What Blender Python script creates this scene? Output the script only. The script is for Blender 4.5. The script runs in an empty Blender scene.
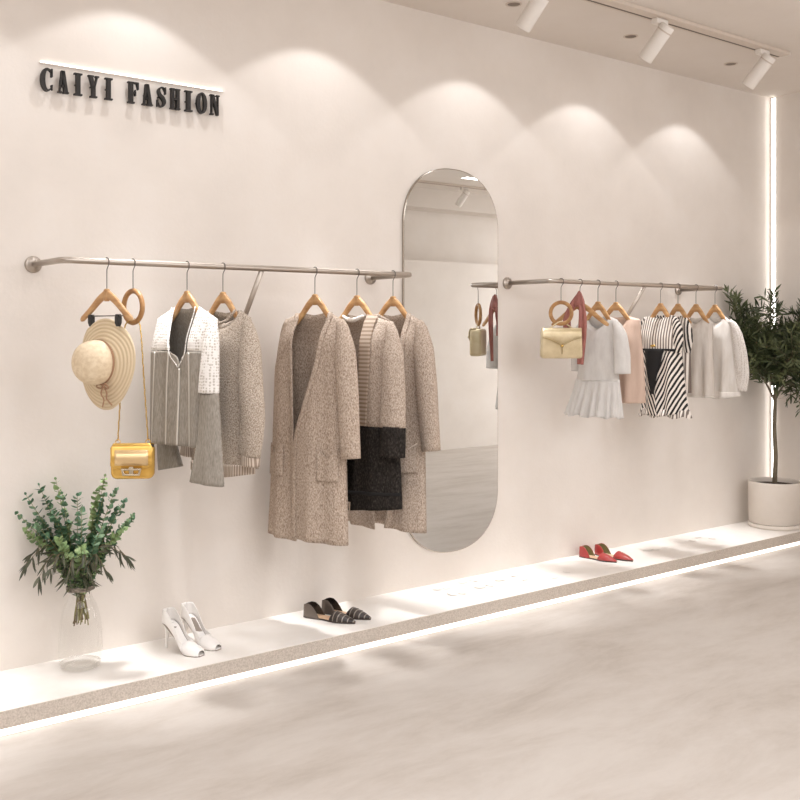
import bpy, math, random
from mathutils import Vector, noise as mnoise
R = random.Random(7)
PI = math.pi
C = bpy.context.scene.collection

# ------------------------------------------------------------------ helpers
def lin(c):
    return tuple(((v/255)/12.92 if v/255 <= .04045 else ((v/255+.055)/1.055)**2.4) for v in c) + (1.0,)

class MB:
    """collects vertices and faces, then becomes one mesh object"""
    def __init__(s): s.v = []; s.f = []; s.flat = []
    def quadgrid(s, rows, closed=False, flip=False):
        b = len(s.v); n = len(rows[0])
        for r in rows: s.v.extend(r)
        for i in range(len(rows)-1):
            for j in range(n if closed else n-1):
                k = (j+1) % n
                q = [b+i*n+j, b+i*n+k, b+(i+1)*n+k, b+(i+1)*n+j]
                s.f.append(q[::-1] if flip else q)
        return b
    def loft(s, rings, cap0=True, cap1=True):
        b = s.quadgrid(rings, closed=True); n = len(rings[0]); m = len(rings)
        if cap0: s.f.append([b+j for j in range(n)][::-1])
        if cap1: s.f.append([b+(m-1)*n+j for j in range(n)])
    def box(s, x0, x1, y0, y1, z0, z1):
        b = len(s.v)
        s.v += [(x, y, z) for z in (z0, z1) for y in (y0, y1) for x in (x0, x1)]
        for q in ((0,2,3,1),(4,5,7,6),(0,1,5,4),(2,6,7,3),(0,4,6,2),(1,3,7,5)): s.f.append([b+i for i in q])
    def prism(s, poly, y0, y1):
        """polygon in x,z extruded along y (poly counter-clockwise seen from -y)"""
        n = len(poly); b = len(s.v)
        s.v += [(x, y0, z) for x, z in poly] + [(x, y1, z) for x, z in poly]
        s.f.append([b+i for i in range(n)]); s.f.append([b+n+i for i in range(n)][::-1])
        for i in range(n):
            k = (i+1) % n
            s.f.append([b+i, b+n+i, b+n+k, b+k])
    def ringprism(s, outer, inner, y0, y1, closed=True):
        n = len(outer); rng = range(n if closed else n-1)
        b = len(s.v)
        for y in (y0, y1):
            s.v += [(x, y, z) for x, z in outer] + [(x, y, z) for x, z in inner]
        o0, i0, o1, i1 = b, b+n, b+2*n, b+3*n
        for i in rng:
            k = (i+1) % n
            s.f += [[o0+i, o0+k, i0+k, i0+i], [o1+i, i1+i, i1+k, o1+k], [o0+i, o1+i, o1+k, o0+k], [i0+i, i0+k, i1+k, i1+i]]
        if not closed:
            s.f += [[o0, i0, i1, o1], [o0+n-1, o1+n-1, i1+n-1, i0+n-1]]
    def tube(s, pts, r, n=8, closed=False, caps=True):
        pts = [Vector(p) for p in pts]; m = len(pts)
        rad = r if isinstance(r, (list, tuple)) else [r]*m
        rings = []; up = None
        for i, p in enumerate(pts):
            if closed: t = pts[(i+1) % m]-pts[i-1]
            else: t = pts[min(i+1, m-1)]-pts[max(i-1, 0)]
            t.normalize()
            if up is None:
                up = Vector((0,0,1)) if abs(t.z) < .9 else Vector((1,0,0))
            a = t.cross(up)
            if a.length < 1e-6: a = t.cross(Vector((0,1,0)))
            a.normalize(); up = a.cross(t).normalized()
            rings.append([tuple(p + a*(rad[i]*math.cos(2*PI*j/n)) + up*(rad[i]*math.sin(2*PI*j/n))) for j in range(n)])
        if closed:
            rings.append(rings[0]); s.loft(rings, False, False)
        else: s.loft(rings, caps, caps)
    def lathe(s, prof, n=32, cx=0, cy=0, cap0=False, cap1=False):
        s.loft([[(cx+r*math.cos(2*PI*j/n), cy+r*math.sin(2*PI*j/n), z) for j in range(n)] for r, z in prof], cap0, cap1)
    def build(s, name, mat, parent=None, smooth=True, solid=0, sub=0, bevel=0, weld=False, off=0, kind=None):
        me = bpy.data.meshes.new(name)
        me.from_pydata([tuple(p) for p in s.v], [], s.f)
        me.validate(); me.update()
        if smooth: me.polygons.foreach_set('use_smooth', [True]*len(me.polygons))
        me.materials.append(mat)
        o = bpy.data.objects.new(name, me); C.objects.link(o)
        if parent: o.parent = parent
        if weld:
            w = o.modifiers.new('w', 'WELD'); w.merge_threshold = 1e-5
        if solid:
            m = o.modifiers.new('s', 'SOLIDIFY'); m.thickness = solid; m.offset = off
        if bevel:
            m = o.modifiers.new('b', 'BEVEL'); m.width = bevel; m.segments = 3; m.limit_method = 'ANGLE'; m.angle_limit = .6
        if sub:
            m = o.modifiers.new('d', 'SUBSURF'); m.levels = sub; m.render_levels = sub
        if kind: o['kind'] = kind
        return o

def tag(o, label=None, cat=None, group=None, kind=None):
    if label: o['label'] = label
    if cat: o['category'] = cat
    if group: o['group'] = group
    if kind: o['kind'] = kind
    return o
def thing(name, label, cat, loc=(0,0,0), rz=0, group=None):
    o = bpy.data.objects.new(name, None); C.objects.link(o)
    o.location = loc; o.rotation_euler = (0,0,rz); o.empty_display_size = .05
    return tag(o, label, cat, group)
def box(name, b, mat, parent=None, bevel=0, kind=None):
    m = MB(); m.box(*b); return m.build(name, mat, parent, smooth=False, bevel=bevel, kind=kind)
def copy_tree(o, parent=None):
    c = o.copy(); C.objects.link(c)
    if parent: c.parent = parent
    for ch in list(o.children): copy_tree(ch, c)
    return c
def lerp(a, b, t): return a+(b-a)*t
def smooth(t): t = max(0, min(1, t)); return t*t*(3-2*t)
def curve(pts, n):
    """Catmull-Rom samples through pts (any dimension)"""
    pts = [tuple(p) for p in pts]; m = len(pts)
    if m == 2: return [tuple(lerp(a, b, i/(n-1)) for a, b in zip(*pts)) for i in range(n)]
    L = [0]
    for i in range(1, m): L.append(L[-1]+max(1e-6, math.dist(pts[i], pts[i-1])))
    out = []
    for k in range(n):
        s = L[-1]*k/(n-1); i = 0
        while i < m-2 and s > L[i+1]: i += 1
        t = (s-L[i])/(L[i+1]-L[i])
        p1, p2 = pts[i], pts[i+1]; p0 = pts[i-1] if i else tuple(2*a-b for a, b in zip(p1, p2)); p3 = pts[i+2] if i+2 < m else tuple(2*b-a for a, b in zip(p1, p2))
        out.append(tuple(.5*(2*b+(c-a)*t+(2*a-5*b+4*c-d)*t*t+(3*b-a-3*c+d)*t**3) for a, b, c, d in zip(p0, p1, p2, p3)))
    return out
def pl(pts, x):
    """piecewise linear lookup, pts sorted by first value"""
    if x <= pts[0][0]: return pts[0][1]
    for (a, u), (b, w) in zip(pts, pts[1:]):
        if x <= b: return lerp(u, w, (x-a)/(b-a)) if b > a else w
    return pts[-1][1]

# ------------------------------------------------------------------ materials
def newmat(name):
    m = bpy.data.materials.new(name); m.use_nodes = True
    nt = m.node_tree; return m, nt, nt.nodes['Principled BSDF']
def plain(name, rgb, rough=.5, metal=0, coat=0, trans=0, spec=None, sheen=0):
    m, nt, p = newmat(name)
    p.inputs['Base Color'].default_value = lin(rgb); p.inputs['Roughness'].default_value = rough
    p.inputs['Metallic'].default_value = metal; p.inputs['Coat Weight'].default_value = coat
    if spec is not None: p.inputs['Specular IOR Level'].default_value = spec
    if sheen: p.inputs['Sheen Weight'].default_value = sheen
    return m
def mottled(name, stops, scale=(10,10,10), rough=.6, detail=6, bump=0, bscale=None, metal=0, dist=.01, spec=None, nrough=.6, distort=0, contrast=None):
    m, nt, p = newmat(name); N = nt.nodes.new; k = nt.links.new
    tc = N('ShaderNodeTexCoord'); mp = N('ShaderNodeMapping'); mp.inputs['Scale'].default_value = scale
    k(tc.outputs['Object'], mp.inputs['Vector'])
    no = N('ShaderNodeTexNoise'); no.inputs['Scale'].default_value = 1; no.inputs['Detail'].default_value = detail; no.inputs['Roughness'].default_value = nrough; no.inputs['Distortion'].default_value = distort
    k(mp.outputs[0], no.inputs['Vector'])
    cr = N('ShaderNodeValToRGB'); e = cr.color_ramp.elements
    for i, (pos, rgb) in enumerate(stops):
        el = e[i] if i < 2 else e.new(pos)
        el.position = pos; el.color = lin(rgb)
    k(no.outputs['Fac'], cr.inputs[0]); k(cr.outputs[0], p.inputs['Base Color'])
    p.inputs['Roughness'].default_value = rough; p.inputs['Metallic'].default_value = metal
    if spec is not None: p.inputs['Specular IOR Level'].default_value = spec
    if bump:
        b = N('ShaderNodeBump'); b.inputs['Strength'].default_value = bump; b.inputs['Distance'].default_value = dist
        if bscale:
            n2 = N('ShaderNodeTexNoise'); n2.inputs['Scale'].default_value = bscale; n2.inputs['Detail'].default_value = 5
            k(tc.outputs['Object'], n2.inputs['Vector']); k(n2.outputs['Fac'], b.inputs['Height'])
        else: k(no.outputs['Fac'], b.inputs['Height'])
        k(b.outputs[0], p.inputs['Normal'])
    return m
def emit(name, rgb, s):
    m, nt, p = newmat(name)
    p.inputs['Base Color'].default_value = lin(rgb)
    p.inputs['Emission Color'].default_value = lin(rgb); p.inputs['Emission Strength'].default_value = s
    return m
def see_through(m, amount, translucent=0):
    """let part of the light pass straight through a thin cloth"""
    nt = m.node_tree; p = nt.nodes['Principled BSDF']; out = nt.nodes['Material Output']
    t = nt.nodes.new('ShaderNodeBsdfTransparent'); mx = nt.nodes.new('ShaderNodeMixShader'); mx.inputs[0].default_value = amount
    nt.links.new(p.outputs[0], mx.inputs[1]); nt.links.new(t.outputs[0], mx.inputs[2]); nt.links.new(mx.outputs[0], out.inputs[0])
    return m
def waved(name, a, b, direction, scale, lo, hi, rough=.8, distortion=0, rot=(0,0,0), dscale=1):
    m, nt, p = newmat(name); N = nt.nodes.new; k = nt.links.new
    tc = N('ShaderNodeTexCoord'); mp = N('ShaderNodeMapping'); mp.inputs['Rotation'].default_value = rot
    k(tc.outputs['Object'], mp.inputs['Vector'])
    w = N('ShaderNodeTexWave'); w.bands_direction = direction; w.inputs['Scale'].default_value = scale; w.inputs['Distortion'].default_value = distortion; w.inputs['Detail'].default_value = 1; w.inputs['Detail Scale'].default_value = dscale
    k(mp.outputs[0], w.inputs['Vector'])
    cr = N('ShaderNodeValToRGB'); e = cr.color_ramp.elements
    e[0].position = lo; e[0].color = lin(a); e[1].position = hi; e[1].color = lin(b)
    k(w.outputs['Fac'], cr.inputs[0]); k(cr.outputs[0], p.inputs['Base Color']); p.inputs['Roughness'].default_value = rough
    return m
def lace_mat(name, base, hole, scale, thr=.28):
    m, nt, p = newmat(name); N = nt.nodes.new; k = nt.links.new
    tc = N('ShaderNodeTexCoord'); v = N('ShaderNodeTexVoronoi'); v.inputs['Scale'].default_value = scale; v.inputs['Randomness'].default_value = .35
    k(tc.outputs['Object'], v.inputs['Vector'])
    cr = N('ShaderNodeValToRGB'); e = cr.color_ramp.elements
    e[0].position = thr; e[0].color = lin(hole); e[1].position = thr+.18; e[1].color = lin(base)
    k(v.outputs['Distance'], cr.inputs[0]); k(cr.outputs[0], p.inputs['Base Color']); p.inputs['Roughness'].default_value = .85
    b = N('ShaderNodeBump'); b.inputs['Strength'].default_value = .5; b.inputs['Distance'].default_value = .004
    k(v.outputs['Distance'], b.inputs['Height']); k(b.outputs[0], p.inputs['Normal'])
    return m

WALL = mottled('plaster', [(.3,(222,214,206)),(.5,(226,218,210)),(.72,(229,222,215))], (3,3,3), .85, bump=.12, bscale=55, dist=.005, spec=.2)
CEIL = mottled('ceiling_paint', [(.35,(220,211,202)),(.65,(224,216,208))], (2,2,2), .9, spec=.2)
FLOOR = mottled('concrete', [(.3,(180,170,160)),(.45,(194,185,176)),(.56,(201,193,185)),(.72,(207,200,192))], (1.3,3.4,1.5), .55, detail=11, nrough=.72, bump=.06, bscale=60, dist=.004, spec=.35, distort=.25)
PLTOP = mottled('plinth_top', [(.35,(238,232,225)),(.65,(243,238,232))], (6,6,6), .7, spec=.3)
PLFACE = mottled('shaded_plinth_face', [(.35,(186,175,164)),(.5,(202,192,181)),(.66,(214,204,194))], (150,150,150), .75, detail=3, spec=.2)  # grey terrazzo, with the shade of the vertical face put into the colour
LED = emit('led_strip', (255,250,244), 1.45)
LEDV = emit('led_profile', (255,252,248), 5.0)
STEEL = plain('brushed_steel', (182,172,162), .38, 1)
WIRE = plain('hook_steel', (132,128,122), .35, 1)
WOOD = mottled('hanger_wood', [(.3,(166,120,76)),(.5,(190,146,98)),(.7,(206,166,118))], (8,8,40), .42, detail=4)
RINGW = mottled('ring_wood', [(.3,(150,106,66)),(.5,(176,132,84)),(.7,(196,152,102))], (22,22,22), .4, detail=4)
BLACK = plain('black_plastic', (28,26,25), .4)
SIGNB = plain('sign_black', (26,20,16), .6)
MIRROR = plain('mirror_silver', (222,224,224), .0, 1)
EDGE = plain('mirror_edge', (176,168,158), .25, 1)
WHITEM = plain('white_powder_coat', (232,226,219), .45)
RAILM = plain('rail_white', (206,193,180), .55)
SLOT = plain('rail_slot', (104,92,82), .6)
DARKL = plain('downlight_dark', (120,106,94), .6)
KNIT = mottled('oatmeal_knit', [(.33,(140,122,107)),(.45,(180,161,145)),(.58,(200,183,167)),(.7,(222,208,194))], (230,230,110), .95, detail=3, bump=.6, dist=.006, spec=.1)
KNIT2 = mottled('melange_knit', [(.32,(146,129,114)),(.45,(182,166,150)),(.57,(202,188,173)),(.7,(224,213,200))], (230,230,170), .95, detail=2, bump=.8, dist=.008, spec=.1)
KNIT3 = mottled('taupe_knit', [(.34,(144,126,112)),(.46,(178,161,146)),(.58,(198,182,167)),(.7,(218,204,190))], (240,240,120), .95, detail=3, bump=.5, dist=.006, spec=.1)
KNITW = mottled('pale_knit', [(.35,(214,204,194)),(.65,(240,234,227))], (120,120,120), .95, bump=.5, dist=.005)
KNITD = mottled('charcoal_knit', [(.35,(34,31,29)),(.55,(52,48,45)),(.7,(72,67,62))], (150,150,80), .95, detail=3, bump=.4, dist=.005, spec=.1)
RIB = waved('ribbed_band', (150,131,114), (190,172,155), 'Z', 17, .3, .6)
RIBV = waved('ribbed_hem', (150,132,116), (206,191,176), 'X', 34, .3, .6)
GREYC = mottled('grey_linen', [(.35,(138,131,121)),(.5,(154,147,137)),(.68,(168,161,151))], (260,260,40), .9, detail=3, spec=.15)
GREYS = plain('pale_trim', (214,208,199), .85)
LACE = lace_mat('white_lace', (240,236,231), (196,188,178), 85)
LACE2 = see_through(lace_mat('sheer_lace', (238,232,226), (200,190,180), 120), .12)
WHITEC = mottled('white_cotton', [(.35,(222,215,208)),(.65,(236,231,225))], (30,30,8), .9, spec=.15)
SHEER = see_through(mottled('sheer_chiffon', [(.35,(226,219,211)),(.65,(240,235,229))], (26,26,6), .8, spec=.2), .16)
SHEER2 = see_through(mottled('sheer_organza', [(.35,(216,206,196)),(.65,(232,225,217))], (40,40,5), .7, spec=.3), .2)
DRESS = see_through(mottled('pale_grey_crepe', [(.35,(216,212,208)),(.65,(228,225,221))], (30,30,10), .85, spec=.2), .06)
BLUSH = mottled('blush_satin', [(.35,(196,168,150)),(.65,(210,184,167))], (20,20,4), .55)
STRIPE = waved('striped_cotton', (30,26,25), (238,230,222), 'X', 16, .42, .52, rot=(0,.1,0), distortion=.6, dscale=2)
STRIPEL = waved('striped_cotton_slant', (30,26,25), (236,227,218), 'X', 15, .44, .54, rot=(0,.42,0), distortion=.8)
STRIPER = waved('striped_cotton_slant_back', (30,26,25), (236,227,218), 'X', 15, .44, .54, rot=(0,-.42,0), distortion=.8)
STRIPEY = waved('faded_stripe', (120,108,100), (236,228,219), 'X', 18, .35, .6)
BLKC = plain('black_cotton', (22,20,20), .85)
ROSE = mottled('dusty_rose_silk', [(.35,(150,92,84)),(.65,(186,122,112))], (30,30,10), .55)
STRAW = None
GOLD = mottled('gold_patent', [(.35,(212,166,78)),(.65,(230,190,104))], (12,12,12), .16, metal=.55)
GOLDM = plain('gold_metal', (222,190,120), .22, 1)
CHAMP = mottled('champagne_leather', [(.35,(204,186,148)),(.65,(222,206,172))], (14,14,14), .28, metal=.35)
CHAMPD = plain('champagne_piping', (176,156,118), .35, .3)
SILVER = plain('polished_buckle', (226,214,190), .18, 1)
RIBBON = plain('tan_ribbon', (166,128,100), .7)
SHOEW = plain('white_leather', (246,242,238), .3)
SHOEWD = plain('white_shoe_sole', (150,138,128), .5)
SHOEB = plain('black_patent', (42,36,33), .22, 0, .3)
SHOEBT = waved('strapped_toe', (46,39,36), (150,140,130), 'X', 13, .84, .96, rough=.3)
SHOEBS = plain('pewter_leather', (120,110,102), .26, .55)
TAN = plain('tan_insole', (222,186,152), .55)
SHOER = plain('red_patent', (172,62,60), .22, 0, .4)
OLIVEIN = plain('olive_lining', (132,126,86), .5)
SOLE = plain('dark_sole', (70,58,50), .6)
PETAL = plain('made_up_petal', (240,235,229), .6)
POT = mottled('pot_ceramic', [(.35,(222,213,203)),(.65,(229,221,212))], (5,5,5), .6, spec=.3)
SOIL = mottled('soil', [(.35,(48,38,30)),(.65,(84,68,54))], (60,60,60), .95, bump=.8)
BARK = mottled('olive_bark', [(.35,(84,74,60)),(.65,(134,122,102))], (60,60,12), .9, bump=.5)
OLEAF = mottled('olive_leaf', [(.3,(46,54,34)),(.5,(74,84,52)),(.7,(112,118,80))], (9,9,9), .5)
EUC = mottled('eucalyptus_leaf', [(.3,(46,80,58)),(.5,(82,116,86)),(.7,(138,164,122))], (14,14,14), .55)
EUC2 = mottled('eucalyptus_leaf_pale', [(.3,(100,130,84)),(.5,(142,166,112)),(.7,(182,196,150))], (14,14,14), .55)
WILL = mottled('willow_leaf', [(.3,(58,62,48)),(.5,(84,86,68)),(.7,(116,112,94))], (16,16,16), .6)
STEM = plain('green_stem', (142,136,86), .6)
STEMB = plain('brown_stem', (128,110,84), .7)
TWINE = mottled('grey_twine', [(.35,(96,88,78)),(.65,(150,140,128))], (90,90,90), .9)

def straw():
    m, nt, p = newmat('woven_straw'); N = nt.nodes.new; k = nt.links.new
    tc = N('ShaderNodeTexCoord'); w = N('ShaderNodeTexWave'); w.wave_type = 'RINGS'; w.rings_direction = 'SPHERICAL'; w.inputs['Scale'].default_value = 22; w.inputs['Distortion'].default_value = .6
    k(tc.outputs['Object'], w.inputs['Vector'])
    cr = N('ShaderNodeValToRGB'); e = cr.color_ramp.elements
    e[0].position = .1; e[0].color = lin((204,182,148)); e[1].position = .75; e[1].color = lin((220,201,171))
    k(w.outputs['Fac'], cr.inputs[0]); k(cr.outputs[0], p.inputs['Base Color']); p.inputs['Roughness'].default_value = .8
    b = N('ShaderNodeBump'); b.inputs['Strength'].default_value = .4; b.inputs['Distance'].default_value = .004
    k(w.outputs['Fac'], b.inputs['Height']); k(b.outputs[0], p.inputs['Normal'])
    return m
STRAW = straw()
STRAWC = mottled('straw_crown', [(.35,(214,192,160)),(.65,(230,212,184))], (60,60,60), .8, bump=.4, dist=.003)
def glass():
    m = bpy.data.materials.new('clear_glass'); m.use_nodes = True; nt = m.node_tree; nt.nodes.clear(); N = nt.nodes.new; k = nt.links.new
    out = N('ShaderNodeOutputMaterial'); t = N('ShaderNodeBsdfTransparent'); t.inputs[0].default_value = (.955,.955,.95,1)
    g = N('ShaderNodeBsdfGlossy'); g.inputs['Roughness'].default_value = .03; g.inputs[0].default_value = (1,1,1,1)
    lw = N('ShaderNodeLayerWeight'); lw.inputs[0].default_value = .35; mx = N('ShaderNodeMixShader'); pw = N('ShaderNodeMath'); pw.operation = 'POWER'; pw.inputs[1].default_value = 2.8; ml = N('ShaderNodeMath'); ml.operation = 'MULTIPLY_ADD'; ml.inputs[1].default_value = .85; ml.inputs[2].default_value = .03; k(lw.outputs['Facing'], pw.inputs[0]); k(pw.outputs[0], ml.inputs[0])
    k(ml.outputs[0], mx.inputs[0]); k(t.outputs[0], mx.inputs[1]); k(g.outputs[0], mx.inputs[2]); k(mx.outputs[0], out.inputs[0])
    return m
GLASS = glass()

# ------------------------------------------------------------------ room (x runs along the display wall, y out of it, z up)
CZ = 3.217; XE = 6.75; YB = -5.6
box('floor', (-4, 12, YB, 0, -.1, 0), FLOOR, kind='structure')
box('ceiling', (-4, 12, YB, 0, CZ, CZ+.1), CEIL, kind='structure')
box('wall_back', (-4.1, 12.1, 0, .12, -.1, CZ+.1), WALL, kind='structure')
box('wall_right', (XE, XE+.14, -1.55, 0, 0, CZ), WALL, kind='structure')
box('wall_front', (-4.1, 12.1, YB-.12, YB, -.1, CZ+.1), WALL, kind='structure')
box('wall_left', (-4.12, -4, YB, 0, -.1, CZ+.1), WALL, kind='structure')
box('wall_far_right', (12, 12.12, YB, 0, -.1, CZ+.1), WALL, kind='structure')
box('partition_front', (-1.5, 12, YB, -5.28, 0, 2.33), WALL, kind='structure')
box('beam_front', (-4, 12, YB, -5.28, 2.98, CZ), CEIL, kind='structure')
# display plinth: pale slab on a recessed band with a light strip along its foot
PX0, PX1, PY = -4, XE, -.445
box('plinth_base', (PX0, PX1, PY+.03, 0, 0, .028), PLFACE, kind='structure')
slab = MB(); slab.box(PX0, PX1, PY, 0, .028, .092); slab.build('plinth_slab', PLFACE, smooth=False, kind='structure')
box('plinth_top', (PX0, PX1, PY, 0, .092, .095), PLTOP, kind='structure')
strip = thing('light_strip', 'glowing white light strip along the foot of the display plinth', 'light strip', (2.7, PY+.012, 0))
m = MB(); m.box(PX0-2.7, PX1-2.7-.002, -.006, .016, .002, .0265); m.build('diffuser', LED, strip, smooth=False)
m = MB(); m.box(PX0-2.7, PX1-2.7-.002, -.008, .017, 0, .002); m.build('channel', WHITEM, strip, smooth=False)
vs = thing('corner_light_profile', 'vertical glowing white light line in the room corner behind the olive tree', 'light strip', (XE-.001, -.034, .095))
m = MB(); m.box(-.006, 0, -.015, .015, 0, CZ-.105); m.build('profile', WHITEM, vs, smooth=False)
m = MB(); m.box(-.008, -.006, -.0155, .0155, .002, CZ-.105); m.build('diffuser', LEDV, vs, smooth=False)

# ------------------------------------------------------------------ mirror
mr = thing('wall_mirror', 'tall frameless pill shaped mirror on the wall between the two rails', 'mirror', (3.615, 0, 1.317))
def pill(w, h, ry, n=24, inset=0):
    p = []
    w -= inset; h -= inset; ry -= inset*.8
    for k in range(4*n):
        a = 2*PI*k/(4*n)+1e-9; ca, sa = math.cos(a), math.sin(a); e = 2/2.25
        p.append((w*math.copysign(abs(ca)**e, ca), (h-ry)*(1 if sa >= 0 else -1) + ry*math.copysign(abs(sa)**e, sa)))
    return p
o0 = pill(.345, 1.06, .335); i0 = pill(.345, 1.06, .335, inset=.005)
m = MB(); m.loft([[(x, y, z) for x, z in P] for P, y in ((o0, -.001), (o0, -.014), (i0, -.017))], True, False); m.build('backing', EDGE, mr, smooth=False)
m = MB(); b = len(m.v); m.v += [(x, -.0172, z) for x, z in i0]; m.f.append(list(range(len(i0)))); m.build('glass', MIRROR, mr, smooth=False)

# ------------------------------------------------------------------ wall sign of black serif letters
YF, YK = -.034, -.016
sign = thing('wall_sign', 'wall sign of thick black serif letters reading CAIYI FASHION', 'sign', (1.75, 0, 2.480))
def letter(ch, x0, x1, name):
    m = MB(); w = x1-x0; h = .094; X = lambda u: x0+u*w-1.75; Z = lambda v: v*h
    P = lambda pts: m.prism([(X(u), Z(v)) for u, v in pts], YF, YK)
    Bx = lambda u0, u1, v0, v1: P([(u0,v0),(u1,v0),(u1,v1),(u0,v1)])
    ser = .07
    if ch == 'I':
        Bx(.24,.76,ser,1-ser); Bx(0,1,0,ser); Bx(0,1,1-ser,1)
    elif ch == 'A':
        P([(.30,1),(.12,ser),(.24,ser),(.47,.86),(.47,1)])
        P([(.36,1),(.56,ser),(.93,ser),(.63,1)])
        Bx(.22,.62,.27,.36); Bx(0,.36,0,ser); Bx(.48,1.02,0,ser)
    elif ch == 'Y':
        P([(.07,1-ser),(.34,.42),(.66,.42),(.44,1-ser)]); P([(.76,1-ser),(.52,.44),(.64,.42),(.9,1-ser)])
        Bx(.33,.68,ser,.46); Bx(.18,.84,0,ser); Bx(-.02,.52,1-ser,1); Bx(.66,1.02,1-ser,1)
    elif ch == 'F':
        Bx(.12,.48,ser,1-ser); Bx(0,.62,0,ser); Bx(0,1,1-ser,1); P([(.92,.66),(1,.66),(1,1-ser),(.80,1-ser)]); Bx(.48,.72,.45,.54); Bx(.66,.74,.36,.64)
    elif ch == 'H':
        for u in (.06,.62): Bx(u,u+.32,ser,1-ser); Bx(u-.07,u+.39,0,ser); Bx(u-.07,u+.39,1-ser,1)
        Bx(.38,.62,.45,.55)
    elif ch == 'N':
        Bx(.1,.2,ser,1-ser); Bx(.8,.9,0,1-ser); P([(.08,1),(.72,0),(.9,0),(.9,.14),(.40,1)]); Bx(-.02,.34,0,ser); Bx(.66,1.02,1-ser,1); Bx(-.02,.3,1-ser,1)
    elif ch == 'O':
        n = 28
        out = [(X(.5+.5*math.cos(2*PI*k/n)), Z(.5+.52*math.sin(2*PI*k/n))) for k in range(n)]
        inn = [(X(.5+.18*math.cos(2*PI*k/n)), Z(.5+.44*math.sin(2*PI*k/n))) for k in range(n)]
        m.ringprism(out, inn, YF, YK)
    elif ch == 'C':
        n = 26; out = []; inn = []
        for k in range(n):
            a = math.radians(38+284*k/(n-1))
            out.append((X(.52+.52*math.cos(a)), Z(.5+.52*math.sin(a)))); inn.append((X(.6+.24*math.cos(a)+.14*max(0,math.cos(a))), Z(.5+.43*math.sin(a))))
        m.ringprism(out, inn, YF, YK, closed=False); Bx(.84,.97,.64,1); P([(.84,.28),(.95,.05),(.97,.3)])
    elif ch == 'S':
        cen = curve([(.88,.8),(.7,.94),(.42,.94),(.22,.78),(.34,.6),(.66,.44),(.8,.25),(.6,.06),(.3,.06),(.1,.22)], 40)
        wid = [.05,.05,.06,.13,.17,.19,.15,.07,.05,.05]
        out = []; inn = []
        for k, (u, v) in enumerate(cen):
            a, b = cen[max(0,k-1)], cen[min(39,k+1)]; dx, dz = (b[0]-a[0])*w, (b[1]-a[1])*h; l = math.hypot(dx, dz)
            wd = pl([(i/9, q) for i, q in enumerate(wid)], k/39)*w
            nx, nz = -dz/l*wd, dx/l*wd
            out.append((X(u)+nx, Z(v)+nz)); inn.append((X(u)-nx, Z(v)-nz))
        m.ringprism(out, inn, YF, YK, closed=False); Bx(.86,.97,.64,.98); Bx(.04,.15,.02,.36)
    for sx in (.35, .65):    # stand-off pins into the wall
        m.tube([(X(sx if ch not in 'CO' else .15), YK-.004, Z(.5)), (X(sx if ch not in 'CO' else .15), 0, Z(.5))], .003, 6)
    return m.build(name, SIGNB, sign, smooth=False)
for ch, a, b in (('C',1.354,1.405),('A',1.426,1.471),('I',1.495,1.529),('Y',1.556,1.601),('I',1.629,1.662),('F',1.732,1.781),('A',1.799,1.846),('S',1.866,1.911),('H',1.932,1.978),('I',2.003,2.038),('O',2.060,2.112),('N',2.130,2.175)):
    letter(ch, a, b, 'letter')
sl = thing('sign_light_bar', 'thin white light bar on the wall just above the black letters', 'light strip', (1.783, 0, 2.6))
m = MB(); m.box(-.425, .425, -.007, 0, -.003, .002); m.build('housing', WALL, sl, smooth=False)
m = MB(); m.box(-.42, .42, -.006, -.001, .002, .003); m.build('diffuser', emit('sign_glow', (255,246,232), 9.0), sl, smooth=False)

# ------------------------------------------------------------------ ceiling fittings
DLX = [.76, 1.745, 2.705, 3.725, 4.68, 5.68]; DY = -.385
names = {3.725: 'recessed round downlight nearest the top edge of the picture, above the mirror', 4.68: 'recessed round downlight between the two others in the ceiling by the wall', 5.68: 'recessed round downlight nearest the room corner'}
for x in DLX[3:]:
    t = thing('recessed_downlight', names[x], 'downlight', (x, DY, CZ), group='recessed downlights along the wall')
    m = MB(); m.lathe([(.044,0),(.044,-.003),(.036,-.004),(.033,-.001)], 28, cap0=True); m.build('trim_ring', RAILM, t)
    m = MB(); m.lathe([(.034,-.0015),(.02,-.0012),(.001,-.001)], 28, cap1=True); m.build('reflector', DARKL, t)
def rail(y, x0, x1, label, zt=CZ):
    t = thing('track_rail', label, 'track rail', ((x0+x1)/2, y, zt)); h = (x1-x0)/2
    m = MB(); m.box(-h, h, -.045, .045, -.022, 0); m.build('housing', RAILM, t, smooth=False, bevel=.002)
    for yy in (.02, ):
        m = MB(); m.box(-h+.02, h-.02, yy-.005, yy+.005, -.024, -.022); m.build('slot', SLOT, t, smooth=False)
    m = MB(); m.box(h, h+.006, -.046, .046, -.023, 0); m.build('end_cap', WHITEM, t, smooth=False)
    return t
rail(-.735, 1.2, 5.72, 'pale ceiling track carrying the white spotlights beside the display wall')
rail(-4.85, 1.2, 9.5, 'pale ceiling track far across the room, seen only in the mirror')
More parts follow.
